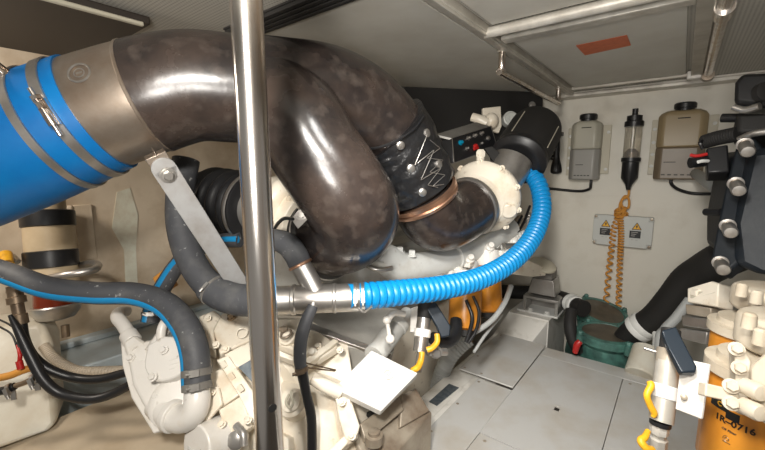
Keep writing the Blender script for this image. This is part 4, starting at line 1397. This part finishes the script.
# junction box
Yj = EY - .05
ja, jb, jc, jd = (onY(594, 213.5, Yj), onY(654, 219, Yj), onY(651, 250, Yj), onY(592, 243, Yj))
jx = thing('junction_box', 'grey junction box with two warning triangles on the end wall', 'junction box', V(((ja.x + jb.x) / 2, EY, jd.z)))
x0, x1, z0, z1 = (ja.x + jd.x) / 2, (jb.x + jc.x) / 2, (jc.z + jd.z) / 2, (ja.z + jb.z) / 2
MB().b2((x0, Yj + .012, z0), (x1, EY - .002, z1)).build('box', M['boxgrey'], jx, bevel=.006)
m = MB()
ct = .022
m.slab([V((x0 + ct, Yj, z0)), V((x1 - ct, Yj, z0)), V((x1 - ct, Yj, z0 + ct)), V((x1, Yj, z0 + ct)), V((x1, Yj, z1 - ct)), V((x1 - ct, Yj, z1 - ct)), V((x1 - ct, Yj, z1)), V((x0 + ct, Yj, z1)), V((x0 + ct, Yj, z1 - ct)), V((x0, Yj, z1 - ct)), V((x0, Yj, z0 + ct)), V((x0 + ct, Yj, z0 + ct))], .014, (0, 1, 0))
m.build('lid', M['boxgrey'], jx, bevel=.002)
for xx, zz_ in ((x0 + .010, z0 + .010), (x1 - .010, z0 + .010), (x0 + .010, z1 - .010), (x1 - .010, z1 - .010)):
    MB().lathe((xx, Yj + .012, zz_), (0, -1, 0), [(.008, -.002), (.008, .006), (.004, .007)], 12).build('screw', M['brown'], jx)
for px, py, bx_, by_ in ((606, 223.5, 605, 231.5), (637, 226.5, 635, 234.5)):
    c = onY(px, py, Yj)
    sz = .023
    m = MB().slab([c + V((-sz, -.001, -sz * .8)), c + V((sz, -.001, -sz * .8)), c + V((0, -.001, sz * .95))], .0015, (0, -1, 0))
    tri = m.build('warning_triangle', M['yellow'], jx)
    m = MB()
    o3 = V((0, -.0035, 0))
    m.slab([c + o3 + V((.003, 0, .012)), c + o3 + V((-.006, 0, -.002)), c + o3 + V((.001, 0, -.002))], .001, (0, -1, 0))
    m.slab([c + o3 + V((-.001, 0, .001)), c + o3 + V((.006, 0, .001)), c + o3 + V((-.003, 0, -.013))], .001, (0, -1, 0))
    for (u0, w0, u1, w1) in ((-sz, -.8 * sz, sz, -.8 * sz), (sz, -.8 * sz, 0, .95 * sz), (0, .95 * sz, -sz, -.8 * sz)):
        m.bar(c + o3 + V((u0, 0, w0)) * .93, c + o3 + V((u1, 0, w1)) * .93, .003, .001, V((0, -1, 0)))
    m.build('lightning_symbol', M['ink'], tri)
    c = onY(bx_, by_, Yj)
    m = MB().b2(c - V((.026, .002, .020)), c + V((.026, .002, .020)))
    bp2 = m.build('rating_plate', M['ink'], jx)
    m = MB()
    for k in range(3):
        m.b2(c + V((-.018, -.0032, .010 - k * .010)), c + V((-.018 + .03 - k * .006, -.0018, .013 - k * .010)))
    m.build('plate_lines', M['grey'], bp2)
    m = MB()
    for k in range(2):
        m.b2(c + V((-.016 + k * .02, -.0015, -.032)), c + V((-.006 + k * .02, .001, -.030)))
    m.build('small_marks', M['grey'], jx)

# black lever switch left of the first header tank
lv0, lv1 = onY(557, 134, EY - .04), onY(556, 174, EY - .04)
lv = thing('lever_handle', 'black lever handle on the end wall between air filter and header tank', 'handle', lv1)
m = MB().tube([(lv0, .017), (lv0.lerp(lv1, .3), .019), (lv0.lerp(lv1, .6), .019), (lv0.lerp(lv1, .8), .030), (lv0.lerp(lv1, .95), .032), (lv1, .018)], 18)
m.build('grip', M['black'], lv)
lm = lv0.lerp(lv1, .62)
MB().tube([(lm, .014), (lm + V((-.06, .005, .02)), .016), (lm + V((-.10, .03, .02)), .014)], 14).build('arm', M['black'], lv)
MB().b2(lv0 + V((-.045, -.006, -.012)), lv0 + V((.03, .04, .012))).build('mount', M['black'], lv, bevel=.003)

# ------------------------------------------------------------------ twin strainers
def strainer(label, c, axis, R, H, grp='green patinated sea strainers'):
    o = thing('sea_strainer', label, 'strainer', c - axis * H, grp)
    a, u, v = frame_of(axis)
    MB().lathe(c, -a, [(R * .92, 0), (R, .006), (R * 1.0, .03), (R * .88, .05), (R * .92, H * .6), (R * .85, H * .9), (R * .6, H)], 40).build('strainer_body', M['patina'], o)
    m = MB().lathe(c, a, [(R * 1.03, -.012), (R * 1.03, .008), (R * .86, .012), (R * .84, .006), (R * .4, .010)], 40)
    m.build('rim', M['patina'], o)
    MB().lathe(c, a, [(R * .84, .004), (R * .82, .009), (R * .3, .016), (R * .1, .018)], 40).build('lid', M['lid'], o)
    for k in range(4):
        t = PI / 4 + k * PI / 2
        p = c + (u * math.cos(t) + v * math.sin(t)) * R * 1.06
        m = MB().hexb(p, a, .012, .022)
        m.cyl(p - a * .04, p, .018, n=12)
        m.build('clamp_nut', M['patina'], o)
    return o


sc1 = Q(607, 334, 1.90)
strainer('front green sea strainer with a round bronze lid beyond the floor plates', sc1, V((0, 0, 1)), .135, .40)
sc2 = Q(601, 314, 2.16)
strainer('rear green sea strainer, its lid tilted, against the end wall', sc2 + V((0, 0, .012)), V((.22, -.16, 1)).normalized(), .135, .36)
def tape(c, ax, R, label):
    a, u, v = frame_of(ax)
    m = MB().lathe(c, a, [(R, -.03), (R + .004, -.026), (R + .006, -.006), (R + .003, 0), (R + .006, .008), (R + .004, .026), (R, .03)], 28)
    m.slab([c - V((0, 0, R)) + a * .0, c - V((0, 0, R)) + a * .03, c - V((0, 0, R + .09)) + a * .05], .004)
    return tag(m.build('tape_wrap', M['tape']), label, 'tape')


lh = QP([(480, 291, 2.40, .042), (515, 292, 2.36, .042), (545, 294, 2.30, .042), (563, 299, 2.20, .043), (573, 304, 2.10, .044), (584, 309, 2.02, .045)])
o = MB().tube(lh, 24).build('suction_hose', M['soot'])
tag(o, 'black suction hose left of the strainers running behind the far engine mount', 'hose')
tape(Q(573, 304, 2.10), Q(582, 308.5, 2.03) - Q(563, 299, 2.2), .046, 'white tape wrapped on the hose at the left of the strainers')
o = MB().tube(QP([(571, 310, 2.0, .028), (570, 325, 1.96, .03), (573, 340, 1.94, .03), (580, 352, 1.93, .03)]), 18).build('drop_hose', M['soot'])
tag(o, 'black hose dropping down at the left of the front strainer', 'hose')
rh = QP([(624, 340, 1.85, .05), (636, 330, 1.80, .056), (655, 318, 1.72, .058), (672, 300, 1.64, .060), (688, 281, 1.56, .062), (704, 270, 1.48, .062), (722, 260, 1.38, .062), (745, 250, 1.3, .06)])
p, r = spline(rh, 10)
rb = [r[i] * (1 + .012 * (i % 2)) for i in range(len(r))]
o = MB().sweep(p, rb, 30).build('suction_hose', M['soot'])
tag(o, 'fat black hose rising from the strainers to the engine at right', 'hose')
tape(Q(641, 327, 1.775), Q(648, 322, 1.75) - Q(634, 331, 1.80), .059, 'torn white tape on the fat hose right of the strainers')
for x, y, t, lab in ((577, 345, 1.80, 'red tap handle at the left foot of the front strainer'), (634, 366, 1.72, 'red tap handle at the right foot of the front strainer')):
    c = Q(x, y, t)
    m = MB().tube([(c + V((-.006, 0, -.04)), .012), (c, .015), (c + V((.012, .006, .02)), .013)], 14)
    tag(m.build('tap_handle', M['red']), lab, 'handle')

# ------------------------------------------------------------------ engine at the right: cooler, filters, valve
hx = thing('heat_exchanger', 'blue-black heat exchanger with four protruding bolts at the right edge', 'heat exchanger', Q(760, 280, 1.0))
fl = [Q(737, 139, 1.06), Q(765, 134, .98), Q(800, 150, .94), Q(800, 285, .90), Q(765, 277, .96), Q(722, 277, 1.00), Q(710, 262, 1.04), Q(716, 228, 1.05), Q(724, 190, 1.06)]
MB().slab([Q(748, 150, 1.02), Q(820, 140, .90), Q(820, 285, .88), Q(760, 275, .955), Q(735, 265, .98), Q(735, 225, 1.01)], .30, _FH * .9 + _R * .5).build('cooler_body', M['navy'], hx, bevel=.02, seg=3)
MB().slab(fl[:1] + [Q(752, 136, 1.03), Q(762, 150, 1.0), Q(752, 205, 1.0), Q(740, 262, .985), Q(722, 277, 1.0), Q(710, 262, 1.04), Q(716, 228, 1.05), Q(724, 190, 1.06)], .05).build('cooler_flange', M['navy'], hx, bevel=.008)
m = MB().tube(QP([(738, 139, 1.05, .006), (752, 134, 1.02, .009), (770, 131, .99, .010)]), 12)
m.build('pipe', M['steel'], hx)
for x, y in ((748, 152), (739, 191), (731, 233), (723.5, 270)):
    a_, b_ = Q(x - 4, y - 9, 1.02), Q(x, y, .955)
    m = MB().cyl(a_, a_.lerp(b_, .45), .013, n=16)
    b0_ = m.build('bolt_shank', M['brass'], hx)
    d2 = (b_ - a_).normalized()
    MB().lathe(a_.lerp(b_, .45), d2, [(.0155, 0), (.0155, (b_ - a_).length * .5), (.013, (b_ - a_).length * .55), (.006, (b_ - a_).length * .56)], 20).build('bolt_head', M['steel'], hx)
    MB().lathe(a_, d2, [(.018, .012), (.018, .018), (.013, .019)], 20).build('washer', M['steel'], hx)
# dark rounded box above and fittings
o = MB().slab([Q(734, 82, 1.08), Q(741, 73, 1.08), Q(800, 70, .98), Q(800, 110, .98), Q(733, 104, 1.08)], .16).build('expansion_box', M['black'], bevel=.015, seg=3)
tag(o, 'black rounded box high at the right edge under the ceiling', 'box')
MB().lathe(Q(764, 92, 1.005), -_F, [(.025, -.01), (.025, .006), (.018, .009)], 20).build('knob', M['soot'], o)
pf = thing('top_fitting', 'black pipe fitting between the rounded box and the heat exchanger', 'fitting', Q(745, 120, 1.1))
MB().slab([Q(736, 113, 1.08), Q(810, 112, .98), Q(810, 135, .98), Q(738, 132, 1.06)], .12).build('manifold', M['soot'], pf, bevel=.01)
MB().cyl(Q(722, 118, 1.14), Q(742, 118, 1.10), .013, n=16).build('spigot', M['black'], pf)
MB().tube(QP([(733, 107, 1.06, .008), (745, 110, 1.04, .010), (760, 106, 1.01, .010)]), 12).build('pipe', M['steel'], pf)
p, r = spline(QP([(704, 142, 1.18, .018), (718, 138, 1.14, .020), (738, 134, 1.09, .020)]), 30)
o = MB().sweep(p, [.020 + (.002 if (k // 2) % 2 else 0) for k in range(len(p))], 20).build('flex_conduit', M['soot'])
tag(o, 'short black corrugated conduit left of the heat exchanger top', 'conduit')
ecu = thing('connector_box', 'small black connector box with red wires beside the brown header tank', 'connector', Q(718, 165, 1.15))
MB().slab([Q(706, 148, 1.15), Q(728, 144, 1.12), Q(730, 172, 1.10), Q(707, 173, 1.13)], .07).build('case', M['black'], ecu, bevel=.005)
m = MB().cyl(Q(690, 163, 1.16), Q(707, 161, 1.15), .016, n=16)
m.build('plug', M['black'], ecu)
for (mt, pth) in (('red', [(690, 155, 1.16, .005), (697, 156, 1.15, .005), (707, 154, 1.14, .005)]), ('tape', [(698, 162, 1.125, .005), (703, 161, 1.125, .005), (708, 161, 1.13, .005)]), ('black', [(703, 149, 1.16, .005), (700, 143, 1.16, .005), (704, 140, 1.17, .005)])):
    MB().tube(QP(pth), 8).build('wire', M[mt], ecu)
o = MB().tube([(onY(694, 172, EY + .01), .022)] + QP([(708, 182, 1.45, .022), (722, 192, 1.35, .022)]), 16).build('pale_hose', M['conduit'])
tag(o, 'pale hose stub under the connector box by the end wall', 'hose')
MB()
o = MB().cyl(Q(706, 212, 1.16), Q(722, 212, 1.10), .011, n=14).build('stop_pin', M['black'])
tag(o, 'short black pin sticking out left of the heat exchanger', 'pin')
# cream bracket and blocks below
cbk = thing('support_bracket', 'cream triangular support bracket left below the heat exchanger', 'bracket', Q(702, 310, 1.15))
MB().slab([Q(687, 288, 1.16), Q(712, 281, 1.10), Q(718, 283, 1.06), Q(717, 307, 1.06), Q(687, 302, 1.15)], .05).build('plate', M['cream'], cbk, bevel=.004)
MB().slab([Q(690, 291, 1.148), Q(714, 292, 1.072), Q(690, 298, 1.143)], .008, -_F).build('gusset', M['plate'], cbk, bevel=.001)
MB().lathe(Q(697, 293, 1.13), -_F, [(.013, -.01), (.013, .008), (.009, .01)], 6).build('bolt', M['cream'], cbk)
blk = thing('mounting_block', 'stack of grey metal mounting blocks under the cream bracket', 'block', Q(696, 335, 1.15))
MB().slab([Q(685, 304, 1.17), Q(711, 308, 1.09), Q(711, 318, 1.09), Q(686, 314, 1.16)], .05).build('rubber_pad', M['brown'], blk, bevel=.003)
MB().slab([Q(681, 315, 1.18), Q(709, 319, 1.09), Q(709, 330, 1.09), Q(682, 326, 1.17)], .06).build('upper_block', M['steel'], blk, bevel=.004)
MB().slab([Q(679, 328, 1.18), Q(707, 332, 1.09), Q(706, 345, 1.09), Q(681, 339, 1.17)], .06).build('lower_block', M['grey'], blk, bevel=.004)

# filter bank
def oil_filter(label, top, rad, H, letters=False):
    o = thing('oil_filter', label, 'filter', top - up * H, 'orange oil filters at the right edge')
    a = -up
    MB().lathe(top, a, [(rad * .96, 0), (rad, .004), (rad, H - .02), (rad * .9, H)], 48).build('canister', M['orange'], o)
    MB().lathe(top, up, [(rad * 1.05, -.022), (rad * 1.12, -.020), (rad * 1.12, .0), (rad * .88, .001), (rad * .86, .014), (rad * .6, .015)], 48).build('collar', M['headcream'], o)
    return o


RF = .069
F1 = Q(759, 364, .70)
f1 = oil_filter('nearest orange oil filter printed 1R-0716 at the bottom right corner', F1, RF, .40)
F2 = Q(751, 325, .875)
f2 = oil_filter('rear orange oil filter with cream collar behind the printed one', F2, RF, .36)


def curved_text(body, size, c, rad, ang, z, mt, name, parent, shear=0.0):
    cu = bpy.data.curves.new('lettering', 'FONT')
    cu.body = body
    cu.size = size
    cu.align_x = 'CENTER'
    cu.align_y = 'CENTER'
    cu.extrude = .0004
    cu.offset = size * .02
    cu.resolution_u = 3
    to = bpy.data.objects.new('lettering', cu)
    COL.objects.link(to)
    bpy.context.view_layer.update()
    dg = bpy.context.evaluated_depsgraph_get()
    me = bpy.data.meshes.new_from_object(to.evaluated_get(dg))
    bpy.data.objects.remove(to)
    bm = bmesh.new()
    bm.from_mesh(me)
    bmesh.ops.triangulate(bm, faces=bm.faces[:])
    bmesh.ops.subdivide_edges(bm, edges=[e for e in bm.edges if e.calc_length() > size * .15], cuts=2)
    for v in bm.verts:
        th = ang + v.co.x / rad
        rr = rad + .0006 + v.co.z
        v.co = V((c.x + rr * math.cos(th), c.y + rr * math.sin(th), z + v.co.y))
    m = MB()
    m.bm.free()
    m.bm = bm
    bpy.data.meshes.remove(me)
    return m.build(name, mt, parent)


def ang_to(px, py, c, rad):
    """angle round the canister and height under a pixel"""
    for i in range(800):
        q = Q(px, py, .4 + i * .0006)
        d = q - c
        if math.hypot(d.x, d.y) <= rad:
            return math.atan2(d.y, d.x), q.z
    return 0, c.z - .1


an, zt = ang_to(733.5, 424.5, F1, RF)
curved_text('1R\u20130716', .0165, F1, RF, an, zt, M['ink'], 'part_number', f1)
an2, zt2 = ang_to(729, 431, F1, RF)
curved_text('Oil Filter', .0060, F1, RF, an2, zt2, M['brass'], 'small_print', f1)
an3, zt3 = ang_to(727, 439, F1, RF)
qd = V((math.cos(an3), math.sin(an3), 0))
ct_ = V((F1.x, F1.y, zt3)) + qd * (RF + .0004)
m = MB().ring(ct_, qd, .0058, .0005, 24, 4, 0, PI * 1.0)
m.ring(ct_, qd, .0030, .0006, 16, 4)
m.box(ct_ - V((0, 0, .0065)), (.0008, .012, .0008), (qd, up.cross(qd), up))
m.build('printed_emblem', M['brass'], f1)
# dark printed mark partly hidden by the filter head
an4, zt4 = ang_to(721, 404, F1, RF)
vs, fs = [], []
m = MB()
for (u0, u1, w0, w1) in ((-.020, .014, -.010, .010), (.010, .03, -.020, -.004)):
    for k in range(6):
        s0_, s1_ = u0 + (u1 - u0) * k / 6, u0 + (u1 - u0) * (k + 1) / 6
        A = [V((F1.x + (RF + .0006) * math.cos(an4 + s / RF), F1.y + (RF + .0006) * math.sin(an4 + s / RF), zt4 + w_)) for s, w_ in ((s0_, w0), (s1_, w0), (s1_, w1), (s0_, w1))]
        m.mesh(A, [(0, 1, 2, 3)])
m.build('printed_mark', M['ink'], f1)
curved_text('C', .012, F1, RF + .0006, an4 - .02, zt4, M['yellow'], 'printed_letter', f1)

fh = thing('filter_head', 'cream cast filter head with bolts above the oil filters at right', 'filter head', Q(755, 380, .75))
m = MB().lathe(Q(776, 292, .86), -up, [(.060, -.010), (.072, -.006), (.076, .004), (.076, .040), (.06, .050)], 36)
m.build('head_casting', M['headcream'], fh, bevel=.004)
m = MB().lathe(Q(787, 322, .70), -up, [(.055, -.010), (.066, -.006), (.070, .004), (.070, .050), (.05, .062)], 36)
m.build('head_casting', M['headcream'], fh, bevel=.004)
for x, y, t in ((742, 287, .83), (757, 294, .80), (750, 317, .665), (761, 333, .64)):
    c = Q(x, y, t)
    MB().lathe(c, up, [(.011, -.02), (.010, .004), (.006, .008)], 14).build('head_boss', M['headcream'], fh)
m = MB().slab([Q(747, 364, .60), Q(765, 350, .57), Q(800, 340, .55), Q(800, 442, .52), Q(765, 426, .56), Q(748, 414, .59)], .05)
m.build('front_casting', M['headcream'], fh, bevel=.010, seg=3)
m = MB().slab([Q(734, 347, .625), Q(741, 342, .62), Q(752, 362, .61), Q(747, 416, .595), Q(738, 414, .60), Q(736, 392, .61)], .05)
m.build('side_flange', M['headcream'], fh, bevel=.003)
m = MB().slab([Q(706, 383, .60), Q(740, 391, .59), Q(740, 404, .585), Q(705, 396, .595)], .02)
m.build('cross_arm', M['headcream'], fh, bevel=.002)
for x, y, t in ((736, 349, .62), (739, 368, .612), (731, 386, .59), (731, 403, .585)):
    MB().hexb(Q(x, y, t), -_F - _R * .6 + up * .4, .008, .012).build('head_bolt', M['headcream'], fh)
for x, y, t in ((758, 392, .565), (757, 412, .56)):
    MB().lathe(Q(x, y, t), -_F, [(.013, -.02), (.013, .002), (.011, .006), (.005, .007)], 20).build('flange_boss', M['headcream'], fh)

vv = thing('ball_valve', 'standing ball valve with dark blue lever beside the oil filters', 'valve', Q(662, 445, .76))
MB().cyl(Q(668, 361, .76), Q(661, 421, .74), .0205, n=28).build('valve_body', M['alu'], vv)
MB().lathe(Q(664.5, 392, .75), Q(661, 421, .74) - Q(668, 361, .76), [(.0215, -.014), (.0235, -.012), (.0235, .010), (.0215, .012)], 28).build('collar', M['tape'], vv)
MB().cyl(Q(669, 349, .765), Q(667.5, 363, .76), .0205, n=28).build('brown_ring', M['brown'], vv)
MB().cyl(Q(671, 330, .78), Q(669, 350, .765), .017, n=20).build('neck', M['soot'], vv)
MB().cyl(Q(660.5, 421, .74), Q(660, 425, .74), .018, n=20).build('black_ring', M['black'], vv)
m = MB().lathe(Q(660, 424, .74), -up, [(.014, 0), (.016, .003), (.016, .018), (.012, .022), (.012, .028), (.016, .030), (.016, .055), (.011, .06)], 8)
m.build('lower_fitting', M['alutrim'], vv)
m = MB().slab([Q(662, 330, .72), Q(676, 326, .73), Q(697, 366, .665), Q(696, 372, .66), Q(681, 372, .665), Q(668, 345, .71)], .016)
m.build('lever', M['handle'], vv, bevel=.003)
MB().tube(QP([(650, 382, .74, .006), (651, 386, .735, .0065), (647, 395, .73, .006), (650, 405, .73, .0062), (654, 413, .73, .0062), (653, 417, .73, .004)]), 12).build('yellow_grip', M['yellow'], vv)
MB().tube(QP([(648, 431, .73, .005), (645, 437, .72, .006), (641, 441, .715, .007), (646, 448, .71, .007), (652, 450, .715, .007)]), 12).build('yellow_grip', M['yellow'], vv)
m = MB().cyl(Q(644, 348, .79), Q(660, 353, .775), .004, n=12)
m.build('lever_pin', M['steel'], vv)
vp = thing('valve_plate', 'square white mounting plate between the ball valve and the nearest oil filter', 'plate', Q(690, 410, .68))
MB().slab([Q(681, 358, .70), Q(709, 364, .66), Q(701, 419, .645), Q(675, 409, .69)], .006).build('plate', M['white'], vp, bevel=.0015)
m = MB().lathe(Q(684, 397, .675), (EYE - Q(684, 397, .675)), [(.0055, -.003), (.0055, .001), (.003, .002)], 14)
m.build('plate_hole', M['brown'], vp)

# clutter between strainers and valve: pipe stubs in the bilge
o = MB().tube(QP([(690, 300, 1.5, .018), (676, 318, 1.5, .018), (665, 330, 1.5, .018), (660, 345, 1.48, .018), (664, 420, 1.45, .018), (668, 520, 1.5, .018)]), 14).build('pale_hose', M['conduit'])
tag(o, 'pale hose in the bilge below the fat black hose', 'hose')
o = MB().cyl(Q(648, 350, 1.72), Q(640, 376, 1.66), .06, n=24).build('bilge_filter', M['jug'], bevel=.006)
tag(o, 'cloudy white cylinder low in the bilge right of the strainers', 'cylinder')
o = MB().tube(QP([(648, 318, 1.72, .010), (655, 335, 1.70, .010), (653, 360, 1.70, .010)]), 12).build('grey_pipe', M['lgrey'])
tag(o, 'thin pale grey pipe dropping beside the torn white tape', 'pipe')

# ------------------------------------------------------------------ hull side at left: separator, jug, hoses
ZS = lambda x, y, t: Q(x, y, t)
sep = thing('fuel_separator', 'tall tan fuel separator with black bands and red bowl on the hull side', 'filter', Q(60, 335, 1.3))
st_, sb_ = Q(46, 192, 1.30), Q(54, 286, 1.30)
ay = (sb_ - st_)
L = ay.length
Rs = .071
MB().lathe(st_, ay, [(Rs * .72, 0), (Rs * .72, L * .22), (Rs * .98, L * .25), (Rs * .98, L * .98), (Rs * .9, L)], 40).build('canister', M['tanband'], sep)
for (h0, h1) in ((.20, .37), (.62, .80)):
    MB().lathe(st_, ay, [(Rs * .99, L * h0), (Rs * 1.05, L * h0 + .003), (Rs * 1.05, L * h1 - .003), (Rs * .99, L * h1)], 40).build('black_band', M['black'], sep)
b2_ = Q(62, 322, 1.29)
MB().lathe(sb_, ay, [(Rs * .78, 0), (Rs * .78, .02), (Rs * .82, .06), (Rs * .75, .08)], 36).build('red_bowl', M['amber'], sep)
MB().lathe(sb_ + ay.normalized() * .065, ay, [(Rs * .96, 0), (Rs * 1.0, .004), (Rs * .95, .022), (Rs * .7, .045), (Rs * .3, .052)], 36).build('metal_cup', M['steel'], sep)
MB().cyl(Q(65, 325, 1.29), Q(66, 337, 1.29), .012, n=12).build('drain_plug', M['brass'], sep)
MB().slab([Q(20, 206, 1.38), Q(72, 205, 1.44), Q(76, 268, 1.42), Q(26, 272, 1.36)], .03).build('back_bracket', M['hull'], sep, bevel=.004)
m = MB().tube(QP([(48, 279, 1.16, .012), (66, 275, 1.16, .012), (84, 272, 1.18, .012), (95, 269, 1.21, .012), (98, 265, 1.26, .012), (92, 263, 1.32, .012), (82, 265, 1.36, .012)]), 14)
tag(m.build('looped_pipe', M['steel']), 'looped steel pipe around the foot of the fuel separator', 'pipe')
# orange tap by the hull
tp_ = thing('fuel_tap', 'small tap with an orange knob left of the fuel separator', 'tap', Q(8, 262, 1.25))
MB().cyl(Q(5, 254, 1.24), Q(7, 264, 1.22), .018, n=14).build('orange_knob', M['yellow'], tp_)
MB().cyl(Q(10, 257, 1.26), Q(16, 263, 1.26), .016, n=14).build('tap_body', M['steel'], tp_)
# brass fitting and black hose to the jug
vf = thing('pipe_fitting', 'dirty brass pipe fitting below the left end of the striped hose', 'fitting', Q(20, 325, 1.1))
MB().lathe(Q(14, 286, 1.08), Q(21, 325, 1.08) - Q(14, 286, 1.08), [(.018, 0), (.018, .03), (.022, .032), (.022, .05), (.015, .052), (.015, .08), (.019, .082), (.019, .11)], 16).build('fitting', M['brass'], vf)
MB().slab([Q(5, 287, 1.09), Q(26, 284, 1.09), Q(26, 291, 1.09), Q(5, 294, 1.09)], .03).build('crossbar', M['brass'], vf, bevel=.003)
for lab, path in (('black hose curving from the brass fitting down to the white pump, upper one', [(21, 322, 1.08, .0135), (24, 340, 1.07, .014), (33, 357, 1.07, .014), (50, 370, 1.08, .0135), (75, 378, 1.10, .013), (100, 379, 1.10, .0125), (128, 372, 1.10, .012)]),
                  ('black hose with worn spots curving below the other black hose', [(10, 315, 1.04, .005), (18, 330, 1.04, .010), (30, 355, 1.04, .0135), (44, 380, 1.04, .0135), (62, 394, 1.05, .0135), (90, 399, 1.06, .013), (112, 394, 1.07, .0125), (130, 385, 1.07, .012)])):
    o = tag(MB().tube(QP(path), 16).build('fuel_hose', M['black']), lab, 'hose')
w_ = QP([(88, 398.5, 1.045, .0), (100, 396.5, 1.05, .0), (110, 393, 1.055, .0)])
p, r = spline(QP([(44, 346, 1.18, .012), (52, 356, 1.17, .012), (64, 365, 1.17, .013), (80, 371, 1.17, .013), (105, 371, 1.17, .013), (130, 370, 1.16, .013)]), 30)
o = MB().sweep(p, [.0135 + (.0014 if k % 4 < 2 else -.0008) for k in range(len(p))], 18).build('ribbed_hose', M['beigehose'])
tag(o, 'ribbed beige hose behind the two black hoses at left', 'hose')
jg = thing('plastic_jug', 'cloudy white plastic jug standing at the left edge', 'jug', Q(25, 440, 1.15))
jt = onX(20, 330, -1.50)
m = MB()
jp = [Q(-30, 330, 1.20), Q(42, 322, 1.26), Q(52, 345, 1.24), Q(58, 425, 1.16), Q(48, 432, 1.13), Q(-5, 452, 1.05), Q(-40, 460, 1.0)]
m.slab(jp, .16, -_R * .5 + _FH * .8)
m.build('jug_body', M['jug'], jg, bevel=.025, seg=4)
oh = thing('orange_hose', 'orange hose with red clamps crossing the white jug', 'hose', Q(20, 372, 1.05))
MB().tube(QP([(-15, 380, 1.03, .010), (8, 376, 1.04, .010), (24, 370, 1.05, .010), (42, 365, 1.07, .010)]), 16).build('tube', M['cord'], oh)
m = MB().tube(QP([(17, 345, 1.05, .003), (20, 355, 1.04, .005), (19, 364, 1.04, .005)]), 10)
m.build('red_clip', M['red'], oh)
MB().cyl(Q(19, 361, 1.035), Q(21, 369, 1.035), .008, n=12).build('red_clip', M['red'], oh)
MB().cyl(Q(32, 362, 1.06), Q(36, 366, 1.05), .010, n=10).build('end_tee', M['yellow'], oh)
for k, (x0, y0, xm, ym, x1, y1) in enumerate(((2, 328, 12, 335, 18, 350), (10, 325, 16, 332, 19, 350))):
    o = MB().tube(QP([(x0 - 12, y0 - 6, 1.08, .0025), (x0, y0, 1.07, .0025), (xm, ym, 1.06, .0025), (x1, y1, 1.045, .0025)]), 8).build('thin_wire', M['black'])
    tag(o, ('thin black wire running to the red clip on the orange hose, left one', 'thin black wire beside the brass fitting running to the red clip')[k], 'wire')
jh = thing('black_pipe', 'black pipe with steel clamps below the orange hose on the jug', 'pipe', Q(10, 390, 1.05))
pj = QP([(-14, 394, 1.02, .011), (6, 390, 1.03, .011), (15, 386, 1.035, .010)])
MB().tube(pj, 16).build('tube', M['black'], jh)
MB().tube(QP([(15, 386, 1.035, .007), (24, 383, 1.04, .007), (33, 379, 1.045, .008)]), 14).build('fitting', M['brass'], jh)
for x, y in ((10, 388.5), (34, 379)):
    c = Q(x, y, 1.03)
    hose_clamp(c, Q(15, 386, 1.035) - Q(6, 390, 1.03), .012, jh, 'steel', .010)
    MB().slab([Q(x, y + 3, 1.03), Q(x + 5, y + 2, 1.03), Q(x + 6, y + 11, 1.03), Q(x + 1, y + 12, 1.03)], .003).build('clamp_tab', M['steel'], jh)
# orange-brown tee behind the pump hose
o = MB().slab([Q(152, 278, 1.28), Q(164, 268, 1.30), Q(176, 282, 1.28), Q(160, 292, 1.26)], .03).build('orange_block', M['cord'], bevel=.004)
tag(o, 'small orange block behind the short striped hose', 'block')
